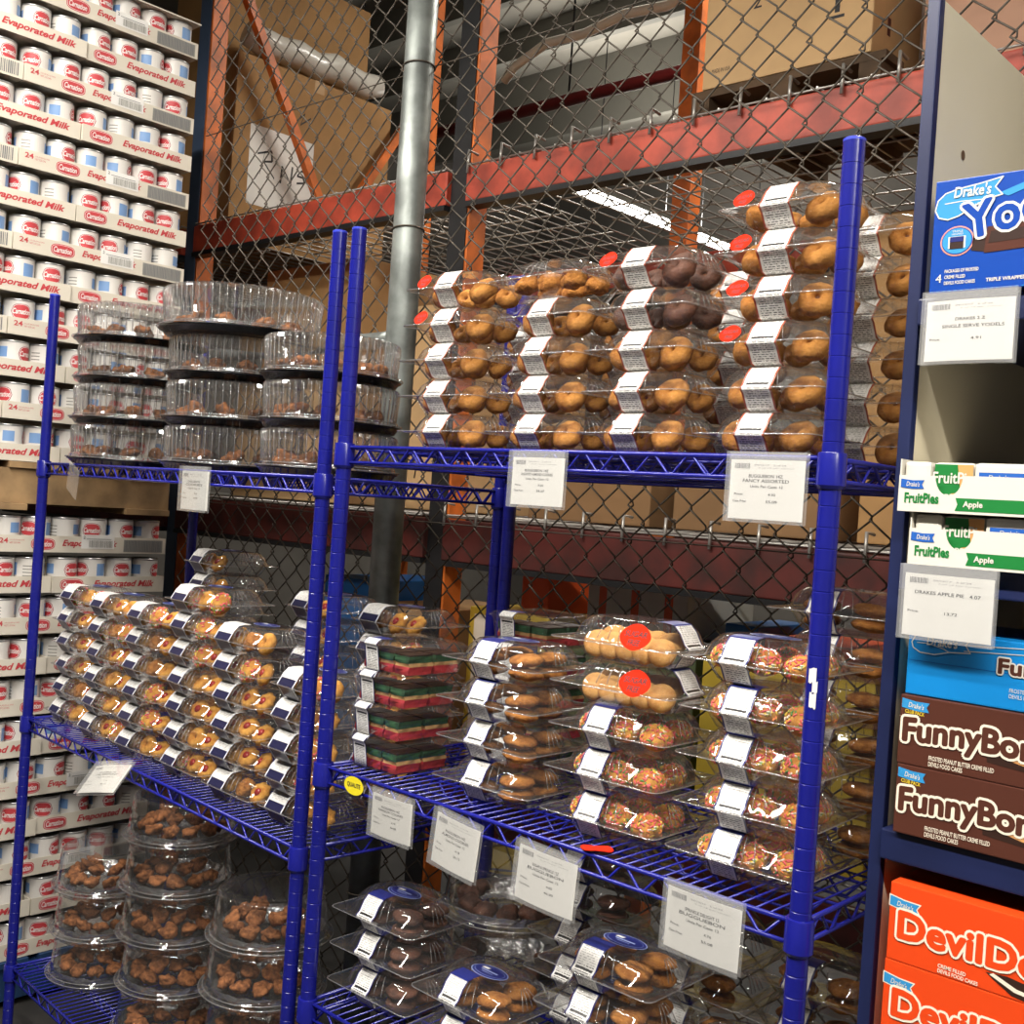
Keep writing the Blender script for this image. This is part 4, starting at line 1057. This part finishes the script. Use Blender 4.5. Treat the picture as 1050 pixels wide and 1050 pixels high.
def sign(p, w, h):
    p.rect(.075, .16, .385, .475, white_paper)
    s = lambda q: [p.poly([(a[0], a[1] - .004), (b[0], b[1] - .004), (b[0], b[1] + .004), (a[0], a[1] + .004)], ink, 1) if abs(a[0] - b[0]) > .02 else p.poly([(a[0] - .004, a[1]), (a[0] + .004, a[1]), (b[0] + .004, b[1]), (b[0] - .004, b[1])], ink, 1) for a, b in zip(q, q[1:])]
    O = lambda q: s([(a - .17, b + .115) for a, b in q])
    O([(.30, .17), (.32, .27)]); O([(.285, .25), (.35, .275), (.355, .235), (.315, .225), (.37, .17)]); O([(.40, .16), (.405, .23), (.45, .17), (.455, .24)]); O([(.48, .18), (.52, .19), (.51, .21), (.48, .21), (.50, .235), (.53, .23)])
    O([(.46, .43), (.50, .47), (.48, .42), (.53, .46)])
crate('cardboard_box', 'big brown box with handwritten white paper behind the left of the fence', (-3.75, 1.20, .962), (-3.22, 1.99, 1.70), cardboard, sign, face='side')
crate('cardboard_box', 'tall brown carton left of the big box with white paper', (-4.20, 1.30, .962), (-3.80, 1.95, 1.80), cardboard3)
crate('cardboard_box', 'brown carton lying on top of the white paper box', (-3.74, 1.22, 1.702), (-3.36, 1.95, 2.15), cardboard)
# clear plastic film roll on the boxes
bm = bmesh.new(); pts = [(-3.235 + .012 * math.sin(i * 1.7), 1.24 + .085 * i, 1.775 + .012 * math.cos(i * 2.3)) for i in range(9)]
tube(bm, [Vector(q) + Vector((-.005, 0, 0)) for q in pts], [.05, .058, .052, .06, .055, .062, .056, .06, .045], 14)
tag(obj('plastic_wrap', bm, mat('milky_film', (214, 210, 200), .25, bump=.6, bscale=25), loc=(0, 0, H)), 'milky crumpled plastic wrap along the top of the brown box', 'plastic wrap')
crate('cardboard_box', 'yellowish flat carton under the left red beam', (-2.95, 1.12, -.033), (-2.30, 1.85, .40), cardboard2)
crate('cardboard_box', 'orange-brown carton stacked under the left red beam', (-2.90, 1.18, .402), (-2.34, 1.80, .80), cardboard)
crate('cardboard_box', 'beige carton between the orange upright and the galvanised post', (-2.22, 1.20, -.033), (-1.85, 1.80, .62), cardboard2)
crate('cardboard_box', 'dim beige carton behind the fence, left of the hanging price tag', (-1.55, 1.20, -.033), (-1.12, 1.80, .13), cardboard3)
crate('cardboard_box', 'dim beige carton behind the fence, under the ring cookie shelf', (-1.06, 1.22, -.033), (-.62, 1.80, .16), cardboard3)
crate('cardboard_box', 'upright brown carton behind the fence, right of the ring cookie stacks', (-.56, 1.25, -.033), (-.20, 1.80, .74), cardboard)
crate('cardboard_box', 'white topped carton behind the near blue post top', (-.15, 1.25, -.033), (.30, 1.80, .80), cardboard2)
# cartons on the low level, seen between the shelves
low = -.7695
yel = mat('yellow_carton', (206, 176, 62), .5); grn = mat('dull_green_carton', (86, 98, 66), .6); blu = mat('blue_pack', (38, 104, 172), .35); orn = mat('bright_orange_carton', (232, 92, 40), .5); wht = mat('pale_carton', (206, 204, 196), .5)
def stripes(p, w, h):
    p.rect(.005, .005, w - .005, h - .005, wht, -1)
    for i in range(3): p.rect(w * (.12 + .33 * i), .004, w * (.20 + .33 * i), h - .004, mat('orange_print', (226, 96, 56), .5))
def spot(p, w, h):
    p.ell(w * .7, h * .80, .06, .035, navy_label); p.rect(.02, .02, w * .3, h - .02, dr_cream)
lowc = [('yellow_carton', 'yellow carton with dark oval print on the low rack level', -1.66, .30, .470, yel, spot), ('green_carton', 'dull green carton beside the yellow carton on the low rack level', -1.30, .42, .455, grn, None),
        ('yellow_carton', 'plain yellow carton at the right of the low rack level', -.86, .44, .44, yel, None), ('blue_pack', 'blue shrink pack left of the galvanised post on the low rack level', -2.34, .24, .50, blu, None),
        ('brown_carton', 'brown carton behind the galvanised post on the low rack level', -2.06, .26, .44, cardboard, None)]
for nm, lb, x, w_, h_, m, fn in lowc: crate(nm, lb, (x, 1.10, low), (x + w_, 1.50, low + h_), m, fn, cat='carton', tape=False)
crate('striped_carton', 'white carton with orange stripes on the green carton', (-1.26, 1.14, low + .457), (-.94, 1.46, low + .575), wht, stripes, cat='carton', tape=False)
crate('orange_carton', 'small orange carton on the yellow carton with oval print', (-1.50, 1.14, low + .472), (-1.40, 1.40, low + .580), orn, None, cat='carton', tape=False)
crate('orange_carton', 'small orange carton at right on the plain yellow carton', (-.72, 1.14, low + .442), (-.52, 1.40, low + .500), orn, None, cat='carton', tape=False)
crate('blue_carton', 'small blue carton beside the right orange carton', (-.83, 1.14, low + .442), (-.74, 1.40, low + .520), blu, None, cat='carton', tape=False)

# ------------------------------------------------------------------ ceiling: joists, pipe, duct, cable, tube lights
for i in range(9):
    y = 1.9 + i * .75
    bm = bmesh.new(); box(bm, (-7.9, y, 3.36 + H), (4.1, y + .06, 3.5995 + H)); o = obj('trim_%d' % (i + 1), bm, mat('grey_steel_joist', (120, 118, 110), .7)); o['kind'] = 'structure'
bm = bmesh.new(); tube(bm, [(-7.5, 3.6, 2.322 + H), (3.5, 3.6, 2.322 + H)], .035, 12); pp = thing('sprinkler_pipe', 'red sprinkler pipe hung under the ceiling behind the fence', 'pipe'); obj('pipe', bm, mat('red_pipe_paint', (150, 52, 52), .45), pp)
for x in (-5.5, -3.6, -1.2, .6, 2.4):
    bm = bmesh.new(); tube(bm, [(x, 3.6, 2.35 + H), (x, 3.6, CEIL + H)], .006, 6); obj('hanger', bm, black_steel, pp)
bm = bmesh.new(); tube(bm, [(-2.40, 1.85, 1.62 + H), (-2.33, 1.83, 1.655 + H), (-2.15, 1.8, 1.69 + H), (-1.97, 1.8, 1.683 + H), (-1.80, 1.8, 1.71 + H), (-1.62, 1.8, 1.695 + H), (-1.30, 1.82, 1.78 + H), (-.9, 1.9, 1.95 + H)], .017, 10)
tag(obj('cable', bm, mat('white_cable', (226, 222, 208), .4)), 'thick white cable sagging across behind the fence', 'cable')
def tube_light(label, x, y, z, rz, L_, on, group, up=0):
    t = thing('tube_light', label, 'light fixture', P(x, y, z), rz, group)
    bm = bmesh.new(); box(bm, (-.07, -L_ / 2, .030), (.07, L_ / 2, .075), 0, .004); obj('housing', bm, mat('white_fixture_enamel', (230, 230, 226), .4), t)
    for s in (-.035, .035):
        bm = bmesh.new(); tube(bm, [(s, -L_ / 2 + .03, .012), (s, L_ / 2 - .03, .012)], .016, 10); obj('lamp_tube', bm, lamp_m, t)
    for yy in (-L_ / 2 + .2, L_ / 2 - .2):
        bm = bmesh.new(); tube(bm, [(0, yy, .075), (0, yy, CEIL - z)], .004, 6); obj('hanger', bm, black_steel, t)
    d = bpy.data.lights.new('tube_and_fill_glow', 'AREA'); d.shape = 'RECTANGLE'; d.size = .14; d.size_y = L_; d.energy = on; d.color = (1., .95, .87)
    if up:
        d2 = d.copy(); d2.energy = up; uplight = bpy.data.objects.new('tube_and_fill_glow', d2); C.objects.link(uplight); uplight.parent = t; uplight.location = (0, 0, .085); uplight.rotation_euler = (PI, 0, 0)  # added uplight on top of the housing, put in to brighten the ceiling
    l = bpy.data.objects.new('tube_and_fill_glow', d); C.objects.link(l); l.parent = t; l.location = (0, 0, -.012)
lamp_m = mat('lit_tube', (255, 250, 240), .5, emit=14.)
tube_light('lit tube light seen through the fence above the cookies', -4.55, 5.50, 2.25, 0, 1.25, 40, 'tube lights of the back room', 40)
tube_light('second lit tube light farther along the back room ceiling', -4.55, 6.85, 2.25, 0, 1.25, 40, 'tube lights of the back room', 40)
tube_light('added unseen tube light over the back room, above the cardboard boxes', .5, 3.0, 2.30, PI / 2, 1.25, 34, 'tube lights of the back room', 60)  # unseen fixture, added as fill for the boxes, beams and ceiling
tube_light('added unseen tube light over the back room, above the fence', -1.25, 2.35, 2.75, PI / 2, 1.25, 50, 'tube lights of the back room', 12)  # another unseen fixture, added to brighten the box with the white paper
A1 = 82
tube_light('tube light over the aisle, at its middle', -.55, -1.35, 1.66, PI / 2, 1.5, A1, 'tube lights of the aisle')
tube_light('tube light over the aisle, at its near end', 1.15, -1.35, 1.66, PI / 2, 1.5, A1 * .9, 'tube lights of the aisle')
tube_light('tube light over the aisle, beyond the snack cartons', 2.85, -1.35, 1.66, PI / 2, 1.5, A1 * .8, 'tube lights of the aisle')
tube_light('tube light over the aisle, at its far end', -1.80, -.70, 1.80, PI / 2, 1.5, A1 * .66, 'tube lights of the aisle')

# ------------------------------------------------------------------ camera, world, view
f, roll, pitch, yaw, cx, cy = 1156.366, .0681, -.0059, .7431, .6312, -1.2427
F = Vector((-math.sin(yaw) * math.cos(pitch), math.cos(yaw) * math.cos(pitch), math.sin(pitch)))
r = Vector((math.cos(yaw), math.sin(yaw), 0)); u = r.cross(F)
r2 = r * math.cos(roll) + u * math.sin(roll); u2 = -r * math.sin(roll) + u * math.cos(roll)
cd = bpy.data.cameras.new('camera'); cam = bpy.data.objects.new('camera', cd); C.objects.link(cam)
cd.sensor_fit = 'HORIZONTAL'; cd.sensor_width = 36; cd.lens = f / 1050 * 36; cd.clip_start = .05
cam.matrix_world = Matrix(((r2.x, u2.x, -F.x, cx), (r2.y, u2.y, -F.y, cy), (r2.z, u2.z, -F.z, H), (0, 0, 0, 1)))
sc = bpy.context.scene; sc.camera = cam
w = bpy.data.worlds.new('world'); sc.world = w; w.use_nodes = True
w.node_tree.nodes['Background'].inputs[0].default_value = (.9, .95, 1, 1); w.node_tree.nodes['Background'].inputs[1].default_value = .05
sc.view_settings.view_transform = 'Standard'; sc.view_settings.look = 'None'; sc.view_settings.gamma = 1; sc.view_settings.use_curve_mapping = False
sc.view_settings.exposure = .08
sc.cycles.max_bounces = 8; sc.cycles.diffuse_bounces = 3; sc.cycles.glossy_bounces = 3; sc.cycles.transparent_max_bounces = 48
sc.cycles.caustics_reflective = False; sc.cycles.caustics_refractive = False
sc.cycles.sample_clamp_indirect = 4.
